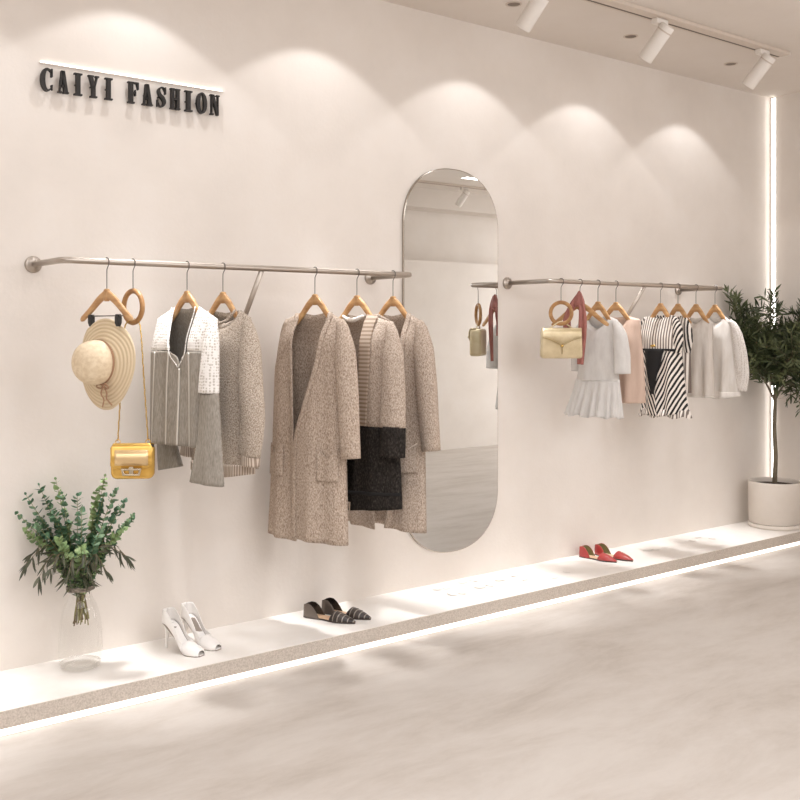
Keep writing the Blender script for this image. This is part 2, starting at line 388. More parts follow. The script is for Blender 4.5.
def track_spot(x, y, label, lean=1, yaw=0, z=CZ-.022):
    t = thing('track_spotlight', label, 'spotlight', (x, y, z), yaw, 'white cylinder spotlights on the ceiling track')
    m = MB(); m.box(-.05, .05, -.02, .02, -.03, 0); m.build('adapter', WHITEM, t, smooth=False, bevel=.004)
    m = MB(); m.tube([(0,0,-.03),(0,0,-.075)], .009, 12); m.box(-.008, .008, -.02, .02, -.105, -.07); m.build('stem', WHITEM, t, smooth=False)
    d = Vector((-.12, .62*lean, -.72)).normalized(); c0 = Vector((0,.0,-.10)); a = c0-d*.075; b_ = c0+d*.14
    m = MB(); m.tube([a, a+d*.004, b_-d*.004, b_], [.037,.041,.041,.039], 28); h = m.build('head', WHITEM, t); 
    m = MB(); m.tube([a+d*.03, a+d*.037], .0422, 28); m.build('joint_ring', RAILM, h)
    m = MB(); m.tube([b_, b_+d*.002], .032, 24); m.build('lens', plain('spot_lens', (214,204,192), .2), h)
    return t
for x, l in ((5.49,'white cylinder spotlight at the far end of the ceiling track'),(4.50,'white cylinder spotlight in the middle, second from the far end of the track'),(3.55,'white cylinder spotlight cut off by the top edge of the picture')):
    track_spot(x, -.735, l)
track_spot(7.95, -4.85, 'spotlight on the far track, a small dark tube in the mirror', lean=-1)
ll = thing('linear_ceiling_light', 'small bright ceiling light seen at the top of the mirror', 'ceiling light', (7.68, -4.3, CZ))
m = MB(); m.box(-.22,.22,-.06,.06,-.012,0); m.build('housing', WHITEM, ll, smooth=False)
m = MB(); m.box(-.21,.21,-.05,.05,-.014,-.012); m.build('diffuser', emit('ceiling_glow', (255,250,242), 9), ll, smooth=False)

# ------------------------------------------------------------------ clothes rails
RY, RZ, RR = -.36, 1.757, .013
def clothes_rail(x0, x1, xa, label):
    t = thing('clothes_rail', label, 'clothes rail', (x0, 0, RZ))
    L = x1-x0; cr = .045
    pts = [(0, -.004, 0), (0, RY+cr+.02, 0)]
    pts += [(cr-cr*math.cos(a), RY+cr-cr*math.sin(a), 0) for a in [PI/2*k/8 for k in range(9)]]
    pts += [(cr+(L-2*cr)*k/12, RY, 0) for k in range(1, 12)]
    pts += [(L-cr+cr*math.sin(a), RY+cr-cr*math.cos(a), 0) for a in [PI/2*k/8 for k in range(9)]]
    pts += [(L, RY+cr+.02, 0), (L, -.004, 0)]
    m = MB(); m.tube(pts, RR, 16); m.build('rail', STEEL, t)
    for x in (0, L):
        m = MB(); m.loft([[(x+r*math.cos(2*PI*k/28), y, r*math.sin(2*PI*k/28)) for k in range(28)] for r, y in ((.035,-.0005),(.035,-.009),(.031,-.013),(.018,-.014),(.016,-.024))]); m.build('wall_flange', STEEL, t)
    xa -= x0
    m = MB(); m.tube([(xa, RY+.004, -.011), (xa, -.004, -.475)], .0115, 14); m.build('brace_arm', STEEL, t)
    m = MB(); m.loft([[(xa+r*math.cos(2*PI*k/24), y, -.475+r*math.sin(2*PI*k/24)) for k in range(24)] for r, y in ((.03,-.0005),(.03,-.009),(.018,-.011))]); m.build('wall_flange', STEEL, t)
clothes_rail(1.332, 3.061, 2.212, 'long steel clothes rail on the left holding knitwear and a straw hat')
clothes_rail(4.044, 5.643, 4.843, 'shorter steel clothes rail on the right holding pale blouses')

# ------------------------------------------------------------------ hangers
def at_rail(name, label, cat, x, psi, group=None):
    return thing(name, label, cat, (x, RY, RZ), -PI/2+psi, group)
def hook_mb(zend):
    m = MB(); r = .0158
    pts = [(r*math.cos(a), 0, r*math.sin(a)) for a in [math.radians(205-215*k/14) for k in range(15)]]
    pts += curve([pts[-1], (.0125,0,-.014), (.002,0,-.028), (0,0,-.045), (0,0,zend)], 12)[1:]
    m.tube(pts, .0021, 8); return m
def hanger(label, x, psi, half=.17, drop=.235, group='wooden hangers with steel hooks', clips=False, matw=None):
    t = at_rail('coat_hanger', label, 'hanger', x, psi, group)
    hook_mb(-.128).build('hook', WIRE, t)
    m = MB()
    for s in (-1, 1):
        cl = curve([(s*.004,-.128),(s*half*.3,-.128-(drop-.128)*.23),(s*half*.62,-.128-(drop-.128)*.61),(s*half*.88,-.128-(drop-.128)*.89),(s*half,-drop)], 16)
        rings = []
        for i, (px, pz) in enumerate(cl):
            a, b = cl[max(0,i-1)], cl[min(15,i+1)]; dx, dz = b[0]-a[0], b[1]-a[1]; l = math.hypot(dx,dz); nx, nz = -dz/l*s, dx/l*s
            u = i/15; hh = lerp(.017,.0115,u)*(1 if i < 15 else .6); th = lerp(.0085,.0065,u)*(1 if i < 15 else .6); yy = -.004*u*u
            rings.append([(px+nx*hh*math.copysign(abs(math.sin(q))**.7,math.sin(q)), yy+th*math.copysign(abs(math.cos(q))**.7,math.cos(q)), pz+nz*hh*math.copysign(abs(math.sin(q))**.7,math.sin(q))) for q in [2*PI*j/12 for j in range(12)]])
        m.loft(rings)
    m.loft([[(a*w, b*d, z) for a, b in [(math.cos(q), math.sin(q)) for q in [2*PI*j/16 for j in range(16)]]] for w, d, z in ((.010,.006,-.108),(.018,.0088,-.112),(.021,.0092,-.13),(.024,.009,-.15),(.012,.006,-.158))])
    m.build('wooden_arms', WOOD, t)
    if clips:
        m = MB(); m.tube([(-half*.78,-.004,-drop+.016),(half*.78,-.004,-drop+.016)], .0024, 8); m.build('clip_bar', WIRE, t)
        for s in (-.105, .085):
            m = MB(); m.loft([[(s+a*w, -.004+b_*d, z) for a, b_ in ((-1,-1),(1,-1),(1,1),(-1,1))] for w, d, z in ((.009,.008,-drop+.022),(.011,.010,-drop+.010),(.012,.009,-drop-.012),(.010,.004,-drop-.026))]); m.build('clip', BLACK, t, smooth=False, bevel=.0015)
    return t
def ring_hanger(label, x, psi, R0=.064, zc=-.178):
    t = at_rail('ring_hanger', label, 'hanger', x, psi, 'round wooden ring hangers')
    hook_mb(zc+R0+.006).build('hook', WIRE, t)
    m = MB(); n = 40; rings = []
    for k in range(n+1):
        a = 2*PI*k/n
        rings.append([((R0+.011*math.cos(q))*math.cos(a), .010*math.sin(q), zc+(R0+.011*math.cos(q))*math.sin(a)) for q in [2*PI*j/12 for j in range(12)]])
    m.loft(rings, False, False); m.build('wooden_ring', RINGW, t)
    return t

# ------------------------------------------------------------------ garment cloth
class Body:
    """flattened tube: half-width and depth by height; local x across, y front negative, z down from the rail"""
    def __init__(s, ztop, zbot, left, right, depth=.05, fold=.006, freq=30, ph=0, flare=1.0):
        s.zt, s.zb, s.l, s.r, s.d, s.fold, s.fr, s.ph, s.fl = ztop, zbot, left, right, depth, fold, freq, ph, flare
    def edge(s, z, right): return pl([(-q, w) for q, w in (s.r if right else s.l)], -z)
    def y(s, x, z, side):
        a, b = s.edge(z, 0), s.edge(z, 1); X = max(-1, min(1, (2*x-a-b)/(b-a)))
        t = max(0, min(1, (s.zt-z)/(s.zt-s.zb)))
        d = s.d*(.24+.76*smooth((s.zt-z+.01)/.17))*lerp(1, s.fl, t)
        f = s.fold*smooth((s.zt-z)/.35)*(.4+.6*t)*(math.sin(s.fr*x+s.ph+2.0*z)+.55*math.sin(s.fr*1.73*x+1.3+s.ph-1.1*z))
        return side*d*max(0, 1-abs(X)**2.4)**.6 + f*max(0, 1-abs(X)**6)
def sheet(m, B, le, re, side, top=None, bot=None, nu=22, nt=40, off=0):
    """one panel between a left and a right edge (polylines from top to bottom)"""
    L = curve(le, nt) if len(le) > 2 else curve(le, nt); Rr = curve(re, nt)
    rows = []
    for i in range(nt):
        t = i/(nt-1); row = []
        for j in range(nu):
            u = j/(nu-1)
            x = lerp(L[i][0], Rr[i][0], u); z = lerp(L[i][1], Rr[i][1], u)
            if top: z += (pl(top, u)-lerp(L[0][1], Rr[0][1], u))*(1-t)**3
            if bot: z += (pl(bot, u)-lerp(L[-1][1], Rr[-1][1], u))*t**3
            pin = (.12, .5, .8)[i] if i < 3 and le[0][1] > -.3 else 1     # front and back meet along the shoulder seam
            row.append((x, B.y(x, z, side)*pin+side*off, z))
        rows.append(row)
    m.quadgrid(rows, flip=(side > 0))
def sleeve(m, path, rad, y=0, fold=.004, n=24, k=26, flat=.8, ph=0, lumps=0):
    """hanging sleeve along path (x,z) with radii; open cuff"""
    P = curve([(a, b, y) if len(q) < 3 else q for q in path for a, b in [q[:2]]], k); Q = [(pl([(i/(len(rad)-1), w) for i, w in enumerate(rad)], j/(k-1))) for j in range(k)]
    rings = []
    for i, (px, pz, py) in enumerate(P):
        a, b = P[max(0,i-1)], P[min(k-1,i+1)]; dx, dz = b[0]-a[0], b[1]-a[1]; l = math.hypot(dx,dz) or 1; nx, nz = -dz/l, dx/l
        t = i/(k-1); ring = []
        for j in range(n):
            q = 2*PI*j/n; f = 1+fold/.04*t*(math.sin(3*q+ph+2*t)+.6*math.sin(5*q+1+ph))*.9+lumps*math.sin(t*38+2*math.sin(q+ph))
            r = Q[i]*f
            ring.append((px+nx*r*math.cos(q), py+flat*r*math.sin(q), pz+nz*r*math.cos(q)))
        rings.append(ring)
    m.loft(rings, True, False)
def cloth(m, name, mat, parent, th=.003):
    if parent.location.x < 3.1: m.v = [(x+.018*max(0, min(1, (x+.2)/.38)), y, z) for x, y, z in m.v]
    return m.build(name, mat, parent, solid=th)

def cardigan(x, psi, label, W0=1, knit=KNIT, left=None, right=None, neck=(-.105,.08), zb=-1.235, mid=((-.09,-.556),(-.075,-.82),(-.06,-1.235)), midr=((.07,-.3),(.04,-.44),(-.02,-.62),(-.078,-.82),(-.085,-1.225)), seed=0):
    t = at_rail('long_cardigan', label, 'cardigan', x, psi, 'long knitted cardigans on the left rail')
    l = left or [(-.225,-.2),(-.3,-.225),(-.455,-.262),(-.81,-.28),(-1.24,-.312)]
    r = right or [(-.225,.168),(-.3,.178),(-.5,.178),(-.81,.18),(-1.24,.19)]
    B = Body(-.19, zb, l, r, .06, .0095, 34, seed, 1.15)
    le = [(-.198,-.226),(-.225,-.3),(-.262,-.455),(-.28,-.81),(-.312,zb)]; re = [(.166,-.232),(.178,-.3),(.178,-.5),(.18,-.81),(.19,zb+.005)]
    m = MB(); sheet(m, B, le, re, 1, top=[(0,-.226),(.26,-.192),(.5,-.205),(.76,-.19),(1,-.232)], bot=[(0,zb),(.5,zb-.008),(1,zb+.005)], nu=30); cloth(m, 'back_panel', knit, t)
    m = MB(); sheet(m, B, le, [(neck[0],-.194)]+list(mid), -1, nu=16); fl = cloth(m, 'front_panel', knit, t)
    m = MB(); sheet(m, B, [(neck[1],-.192)]+list(midr), re, -1, nu=16); fr = cloth(m, 'front_panel', knit, t)
    # edge bands round the opening
    for e in ([(neck[0],-.194)]+list(mid), [(neck[1],-.192)]+list(midr)):
        m = MB(); pts = curve(e, 40); sg = 1 if e[0][0] > 0 else -1
        sheet(m, B, [(p[0]-.0005 if sg > 0 else p[0]-.024, p[1]) for p in pts], [(p[0]+.024 if sg > 0 else p[0]+.0005, p[1]) for p in pts], -1, nu=5, off=.004); cloth(m, 'front_band', knit, t, .004)
    m = MB(); sleeve(m, [(.15,-.236,-.005),(.185,-.3,-.02),(.216,-.5,-.03),(.232,-.68,-.032),(.246,-.835,-.032)], [.02,.05,.052,.048,.044], ph=seed); cloth(m, 'sleeve', knit, t)
    m = MB(); sleeve(m, [(-.18,-.232,.005),(-.215,-.3,.02),(-.24,-.5,.04),(-.25,-.83,.05)], [.02,.046,.046,.036], ph=seed+2); cloth(m, 'sleeve', knit, t)
    for x0, x1 in ((-.272,-.145),(.06,.165)):
        m = MB(); xm = (x0+x1)/2
        sheet(m, B, [(x0,-.805),(x0,-.95)], [(x1,-.80),(x1,-.945)], -1, top=[(0,-.805),(.5,-.845),(1,-.80)], nu=14, nt=14, off=.008); cloth(m, 'pocket', knit, t, .005)
    return t

# psi: how far each hanger is turned towards the room
hanger('wooden hanger with black clips holding the straw hat', 1.508, .2, .18, .232, clips=True)
ring_hanger('wooden ring hanger carrying the gold shoulder bag on the left rail', 1.617, .2)
hanger('wooden hanger inside the grey blouse with a lace yoke', 1.854, .2, .13, .25)
hanger('wooden hanger inside the short melange sweater', 2.021, .2, .13, .25)
hanger('wooden hanger inside the frontmost long oatmeal cardigan', 2.489, .2, .135, .25)
hanger('wooden hanger inside the tan and charcoal cardigan', 2.724, .2, .135, .25)
hanger('wooden hanger at the right end of the left rail, in the rearmost cardigan', 2.938, .2, .135, .25)

# --- straw hat clipped by its brim
def straw_hat():
    psi = .32
    t = at_rail('straw_hat', 'wide brimmed straw sun hat with ribbon bow, clipped to a hanger', 'hat', 1.508, psi)
    t.location = (1.508, RY, RZ); t.location.z += -.408
    cx = -.012; cz = .008
    m = MB(); rings = []; n = 64
    for k in range(14):
        u = k/13; ring = []
        for j in range(n):
            a = 2*PI*j/n
            rx = lerp(.086,.162,u); rz = lerp(.084,.182,u)
            wv = .010*u*u*math.sin(2*a+.7)+.004*u*math.sin(3*a)
            if math.sin(a) > .8: wv *= .2
            ring.append((cx*(1-u)+rx*math.cos(a), -.004-.022*(1-u)**1.4+wv, cz*(1-u)+rz*math.sin(a)))
        rings.append(ring)
    m.loft(rings, False, False); m.build('brim', STRAW, t, solid=.003)
    m = MB()
    prof = curve([(.087,0),(.0885,-.02),(.086,-.045),(.077,-.072),(.058,-.092),(.032,-.102),(.002,-.105)], 18)
    m.loft([[(cx+r*math.cos(2*PI*j/48), -.024+d, cz+r*math.sin(2*PI*j/48)) for j in range(48)] for r, d in prof], False, True); m.build('crown', STRAWC, t)
    m = MB()
    m.loft([[(cx+r*math.cos(2*PI*j/48), y, cz+r*math.sin(2*PI*j/48)) for j in range(48)] for r, y in ((.0875,-.024),(.0895,-.026),(.0905,-.034),(.089,-.036))], False, False)
    bd = m.build('hat_band', RIBBON, t)
    m = MB()
    bx, bz = .022, -.084
    for s in (-1, 1):
        m.tube(curve([(bx,-.036,bz),(bx+s*.018,-.044,bz+.010),(bx+s*.034,-.040,bz-.004),(bx+s*.018,-.034,bz-.010),(bx,-.036,bz)], 16), .003, 6)
    m.tube(curve([(bx,-.034,bz),(bx-.016,-.034,bz-.03),(bx-.006,-.028,bz-.055),(bx-.02,-.024,bz-.085)], 14), .003, 6)
    m.tube(curve([(bx,-.034,bz),(bx+.018,-.034,bz-.028),(bx+.01,-.028,bz-.05),(bx+.036,-.024,bz-.075)], 14), .003, 6)
    m.build('bow', RIBBON, t)
straw_hat()

# --- handbags hung from the rings
def rbox(m, w, h, d, r, z0, taper=1.0, n=6):
    """rounded slab: x width w, z height h (from z0 up), y depth d"""
    def outline(k, s):
        P = []
        for cx, cz, a0 in ((w/2-r, h-r, 0), (-w/2+r, h-r, 90), (-w/2+r, r, 180), (w/2-r, r, 270)):
            for i in range(n+1):
                a = math.radians(a0+90*i/n); P.append(((cx+(r-s)*math.cos(a))*lerp(1,taper,(cz+r*math.sin(a))/h), z0+cz+(r-s)*math.sin(a)))
        return P
    rings = []
    e = min(r*.7, d*.35)
    for s, y in ((e,-d/2),(e*.3,-d/2+e*.3),(0,-d/2+e),(0,d/2-e),(e*.3,d/2-e*.3),(e,d/2)):
        rings.append([(x, y, z) for x, z in outline(0, s)])
    m.loft(rings)
def gold_bag():
    t = at_rail('shoulder_bag', 'small gold patent shoulder bag on a long chain', 'handbag', 1.617, 1.0)
    z0 = -.873; hw = .086
    m = MB(); rbox(m, 2*hw, .142, .06, .026, z0); m.build('body', GOLD, t)
    m = MB(); n = 24; rows = []
    for zz, y in ((z0+.138,.006),(z0+.1435,-.014),(z0+.141,-.028),(z0+.128,-.0335),(z0+.09,-.035),(z0+.056,-.035)):
        k = 1 if zz < z0+.14 else .9
        rows.append([((hw-.003)*k*(2*j/n-1), y, zz-(.014*(1-abs(2*j/n-1)**4) if zz < z0+.06 else 0)) for j in range(n+1)])
    m.quadgrid(rows); fl = m.build('flap', GOLD, t, solid=.005)
    m = MB(); rows = [[(.066*(2*j/16-1), -.0378, z) for j in range(17)] for z in (z0+.058, z0+.12)]
    m.quadgrid(rows); m.build('flap_panel', plain('gold_panel', (228,198,150), .2, .5), fl, solid=.002)
    m = MB()
    m.ringprism([(-.034,z0+.018),(.034,z0+.018),(.041,z0+.046),(-.041,z0+.046)], [(-.026,z0+.025),(.026,z0+.025),(.031,z0+.039),(-.031,z0+.039)], -.045, -.037)
    m.box(-.009,.009,-.044,-.037,z0+.022,z0+.054)
    m.build('clasp', SILVER, t, smooth=False, bevel=.0015)
    for s in (-1, 1):
        m = MB(); k = 14; c = (s*.06, 0, z0+.149)
        m.tube([(c[0]+.009*math.cos(2*PI*i/k), 0, c[2]+.009*math.sin(2*PI*i/k)) for i in range(k)], .002, 8, closed=True); m.build('strap_ring', GOLDM, t)
    for dy in (-.006, .006):
        m = MB()
        pts = curve([(-.06,dy,z0+.155),(-.048,dy,-.5),(-.034,dy,-.272),(-.016,dy,-.236),(0,dy,-.2265),(.016,dy,-.236),(.03,dy,-.272),(.045,dy,-.5),(.06,dy,z0+.155)], 70)
        m.tube([(p[0]+.001*math.sin(i*2.2), p[1]+.001*math.cos(i*2.2), p[2]) for i, p in enumerate(pts)], .0019, 6); m.build('chain_strap', GOLDM, t)
    m = MB(); m.box(hw-.012,hw-.002,-.02,.0,z0+.128,z0+.138); m.build('side_tab', BLACK, t, smooth=False, bevel=.002)
gold_bag()
ring_hanger('wooden ring hanger carrying the champagne handbag on the right rail', 4.114, .5, .06)
def champagne_bag():
    t = at_rail('handbag', 'champagne leather flap handbag hung on a wooden ring', 'handbag', 4.114, .9)
    z0 = -.43; w = .116
    m = MB(); rbox(m, 2*w, .165, .07, .018, z0, .96); m.build('body', CHAMP, t)
    m = MB(); n = 28; rows = []
    edge = lambda u: z0+.115-.045*(1-abs(u))**1.5
    for zz, y in ((z0+.163,.004),(z0+.168,-.016),(z0+.164,-.032),(z0+.145,-.0385),(z0+.125,-.04)):
        rows.append([((w-.004)*(2*j/n-1)*.97, y, zz) for j in range(n+1)])
    rows.append([((w-.004)*(2*j/n-1)*.97, -.041, edge(2*j/n-1)) for j in range(n+1)])
    m.quadgrid(rows); fl = m.build('flap', CHAMP, t, solid=.005)
    m = MB(); m.tube([((w-.004)*(2*j/n-1)*.97, -.0445, edge(2*j/n-1)) for j in range(n+1)], .0026, 6); m.build('piping', CHAMPD, fl)
    m = MB(); m.tube(curve([(0,-.044,z0+.07),(.002,-.04,z0+.045),(0,-.0365,z0+.025)], 8), .003, 6); m.build('seam', CHAMPD, t)
    m = MB(); m.loft([[(.008*math.cos(2*PI*k/16), y, z0+.07+.008*math.sin(2*PI*k/16)) for k in range(16)] for y in (-.042,-.048)]); m.build('clasp', GOLDM, t)
    m = MB(); m.tube(curve([(-.07,.0,z0+.163),(-.045,.0,z0+.180),(-.02,0,z0+.198),(0,0,z0+.2045),(.02,0,z0+.198),(.045,.0,z0+.180),(.07,0,z0+.163)], 26), .004, 8); m.build('handle', CHAMP, t)
champagne_bag()

# --- grey blouse with lace yoke
def blouse():
    t = at_rail('lace_blouse', 'grey flared sleeve blouse with white lace yoke and sleeve tops', 'blouse', 1.854, .2)
    l = [(-.22,-.205),(-.37,-.243),(-.53,-.245),(-.76,-.25)]; r = [(-.22,.185),(-.37,.176),(-.53,.172),(-.76,.175)]
    B = Body(-.175, -.755, l, r, .052, .0095, 46, 1, 1.25)
    zy = -.36
    m = MB(); sheet(m, B, [(-.205,-.224),(-.243,-.37),(-.245,-.53),(-.25,-.752)], [(.185,-.228),(.176,-.37),(.172,-.53),(.175,-.748)], 1, top=[(0,-.224),(.27,-.176),(.5,-.186),(.66,-.174),(1,-.228)], nu=30); cloth(m, 'back_panel', GREYC, t)
    m = MB(); sheet(m, B, [(-.205,-.224),(-.243,zy)], [(-.088,-.177),(-.045,zy+.004)], -1, nu=14, nt=16)
    cloth(m, 'lace_yoke', LACE, t)
    m = MB(); sheet(m, B, [(.072,-.174),(.055,zy+.004)], [(.185,-.228),(.177,zy)], -1, nu=14, nt=16)
    cloth(m, 'lace_yoke', LACE, t)
    m = MB(); sheet(m, B, [(-.243,zy),(-.245,-.53),(-.25,-.754)], [(-.045,zy),(.012,-.425),(.012,-.75)], -1, nu=18); cloth(m, 'front_panel', GREYC, t)
    m = MB(); sheet(m, B, [(.055,zy),(.016,-.425),(.014,-.75)], [(.177,zy),(.172,-.53),(.175,-.75)], -1, nu=18); cloth(m, 'front_panel', GREYC, t)
    for x0, x1 in ((-.05,-.055),(.014,.013),(.066,.072),(-.16,-.165)):
        m = MB(); z = -.43 if x0 == .014 else zy-.004; sheet(m, B, [(x0-.004,z),(x1-.004,-.748)], [(x0+.004,z),(x1+.004,-.748)], -1, nu=3, off=.003); cloth(m, 'piping', GREYS, t, .002)
    for e in ([(-.088,-.177),(-.045,-.355),(.012,-.426)], [(.072,-.174),(.055,-.355),(.016,-.426)]):
        m = MB(); pts = curve(e, 24); m.tube([(p[0], B.y(p[0], p[1], -1)-.002, p[1]) for p in pts], .0028, 6); m.build('neck_trim', LACE, t)
    m = MB(); sleeve(m, [(.165,-.232,-.008),(.183,-.3,-.03),(.188,-.41,-.042),(.187,-.525,-.045)], [.018,.036,.042,.046], fold=.002); up = cloth(m, 'lace_sleeve', LACE, t)
    m = MB(); sleeve(m, [(.187,-.522,-.045),(.194,-.7,-.046),(.19,-.89,-.046)], [.047,.058,.078], fold=.009, flat=.55, ph=1); cloth(m, 'flared_cuff', GREYC, t)
    m = MB(); sleeve(m, [(-.19,-.235,.008),(-.232,-.32,.03),(-.255,-.42,.04),(-.262,-.525,.045)], [.016,.032,.034,.036], fold=.002); cloth(m, 'lace_sleeve', LACE, t)
    m = MB(); sleeve(m, [(-.262,-.522,.045),(-.235,-.7,.06),(-.2,-.875,.065)], [.037,.048,.064], fold=.008, flat=.5, ph=2); cloth(m, 'flared_cuff', GREYC, t)
blouse()

# --- melange sweater
def sweater():
    t = at_rail('knit_sweater', 'short melange knit sweater with ribbed hem behind the grey blouse', 'sweater', 2.021, .2)
    l = [(-.22,-.16),(-.35,-.185),(-.6,-.2),(-.88,-.21)]; r = [(-.22,.168),(-.35,.175),(-.6,.185),(-.88,.2)]
    B = Body(-.185, -.875, l, r, .055, .009, 30, 3, 1.1)
    le = [(-.155,-.222),(-.185,-.35),(-.2,-.6),(-.208,-.868)]; re = [(.168,-.222),(.175,-.35),(.185,-.6),(.198,-.85)]
    m = MB(); sheet(m, B, le, re, 1, top=[(0,-.222),(.22,-.188),(.5,-.2),(.78,-.188),(1,-.222)], bot=[(0,-.868),(.5,-.875),(1,-.85)], nu=30); cloth(m, 'back_panel', KNIT2, t)
    m = MB(); sheet(m, B, le, re, -1, top=[(0,-.222),(.2,-.19),(.34,-.226),(.5,-.246),(.66,-.232),(.8,-.188),(1,-.222)], bot=[(0,-.868),(.5,-.885),(1,-.85)], nu=34); cloth(m, 'front_panel', KNIT2, t, .004)
    m = MB(); sheet(m, B, [(-.207,-.845),(-.209,-.885)], [(.197,-.83),(.199,-.868)], -1, bot=[(0,-.885),(.5,-.902),(1,-.868)], nu=34, nt=6, off=.004); cloth(m, 'ribbed_hem', RIBV, t, .004)
    m = MB(); pts = [(lerp(-.09,.098,k/20), pl([(0,-.19),(.25,-.225),(.5,-.246),(.78,-.232),(1,-.188)], k/20)) for k in range(21)]
    m.tube([(a, B.y(a, b_, -1)-.003, b_) for a, b_ in pts], .006, 8); m.build('neck_band', KNIT2, t)
    m = MB(); sleeve(m, [(.14,-.228,-.005),(.18,-.31,-.02),(.205,-.5,-.035),(.222,-.64,-.038),(.208,-.79,-.04)], [.018,.05,.056,.055,.046], lumps=.01); cloth(m, 'sleeve', KNIT2, t)
    m = MB(); sleeve(m, [(.209,-.785,-.04),(.206,-.83,-.04)], [.043,.043], fold=.001, k=6); cloth(m, 'ribbed_cuff', RIBV, t, .004)
    m = MB(); sleeve(m, [(-.14,-.228,.005),(-.18,-.31,.02),(-.225,-.5,.03),(-.265,-.78,.035)], [.018,.048,.05,.046], lumps=.01); cloth(m, 'sleeve', KNIT2, t)
    m = MB(); sleeve(m, [(-.264,-.775,.035),(-.27,-.835,.035)], [.05,.05], fold=.001, k=6); cloth(m, 'ribbed_cuff', RIBV, t, .004)
sweater()

cardigan(2.489, .2, 'long oatmeal open cardigan with patch pockets, frontmost on the left rail', seed=.5)
cardigan(2.938, .2, 'long taupe cardigan with patch pockets at the rail end beside the mirror', knit=KNIT3, seed=2.5, left=[(-.225,-.19),(-.5,-.235),(-1.24,-.28)], midr=((.08,-.514),(.06,-.85),(.0,-1.22)))

def block_cardigan():
    t = at_rail('colour_block_cardigan', 'tan cardigan with charcoal lower half and cuffs, between two long cardigans', 'cardigan', 2.724, .2)
    l = [(-.23,-.2),(-.4,-.205),(-.7,-.2),(-1.12,-.21)]; r = [(-.23,.215),(-.4,.225),(-.7,.24),(-1.12,.265)]
    B = Body(-.19, -1.11, l, r, .055, .006, 32, 1.7, 1.1); zc = -.715
    for z0, z1, mt, nm in ((None, zc, KNIT3, 'upper'), (zc, -1.105, KNITD, 'lower')):
        for side in (1, -1):
            def ed(pts, up): return pts
            if z0 is None:
                L_ = [(-.198,-.236),(-.205,-.4),(-.2,zc)]; R_ = [(.214,-.24),(.225,-.4),(.24,zc)]
            else:
                L_ = [(-.2,zc),(-.204,-.9),(-.21,z1)]; R_ = [(.24,zc),(.252,-.9),(.263,z1+.02)]
            if side == 1:
                m = MB(); sheet(m, B, L_, R_, 1, top=[(0,-.236),(.26,-.196),(.5,-.21),(.76,-.196),(1,-.24)] if z0 is None else None, nu=30, nt=24); cloth(m, 'back_panel' if z0 is None else 'charcoal_back_panel', mt, t)
            else:
                ce = [(-.092,-.2),(-.085,-.45),(-.06,zc)] if z0 is None else [(-.06,zc),(-.03,-.9),(.0,z1-.008)]
                cr_ = [(.067,-.2),(.062,-.45),(.045,zc)] if z0 is None else [(.045,zc),(.02,-.9),(.008,z1-.008)]
                m = MB(); sheet(m, B, L_, ce, -1, nu=14, nt=24); cloth(m, 'front_panel' if z0 is None else 'charcoal_front_panel', mt, t)
                m = MB(); sheet(m, B, cr_, R_, -1, nu=18, nt=24); cloth(m, 'front_panel' if z0 is None else 'charcoal_front_panel', mt, t)
    m = MB(); sheet(m, B, [(.06,-.2),(.055,-.45),(.04,zc)], [(.122,-.207),(.116,-.45),(.1,zc)], -1, nu=8, off=.005); cloth(m, 'ribbed_placket', RIB, t, .005)
    m = MB(); sheet(m, B, [(-.207,-1.03),(-.2075,-1.045)], [(.258,-1.01),(.2585,-1.025)], -1, nu=24, nt=4, off=.004); cloth(m, 'hem_band', BLKC, t, .003)
    # pale draped collar lining at the neck
    m = MB(); m.tube(curve([(-.075,-.018,-.205),(-.035,-.026,-.222),(.01,-.028,-.224),(.06,-.022,-.206)], 14), [.006+.006*math.sin(PI*k/13) for k in range(14)], 8); m.build('pale_collar', KNITW, t)
    m = MB(); sleeve(m, [(.19,-.242,-.005),(.222,-.32,-.02),(.238,-.5,-.03),(.24,-.712,-.036)], [.02,.05,.056,.06]); cloth(m, 'sleeve', KNIT3, t)
    m = MB(); sleeve(m, [(.24,-.708,-.036),(.238,-.845,-.036)], [.061,.062], fold=.002, k=10); cloth(m, 'charcoal_cuff', KNITD, t)
    m = MB(); sleeve(m, [(-.175,-.236,.005),(-.205,-.32,.02),(-.215,-.5,.03),(-.215,-.712,.034)], [.018,.044,.046,.046]); cloth(m, 'sleeve', KNIT3, t)
    m = MB(); sleeve(m, [(-.215,-.708,.034),(-.213,-.845,.034)], [.047,.047], fold=.002, k=10); cloth(m, 'charcoal_cuff', KNITD, t)
block_cardigan()

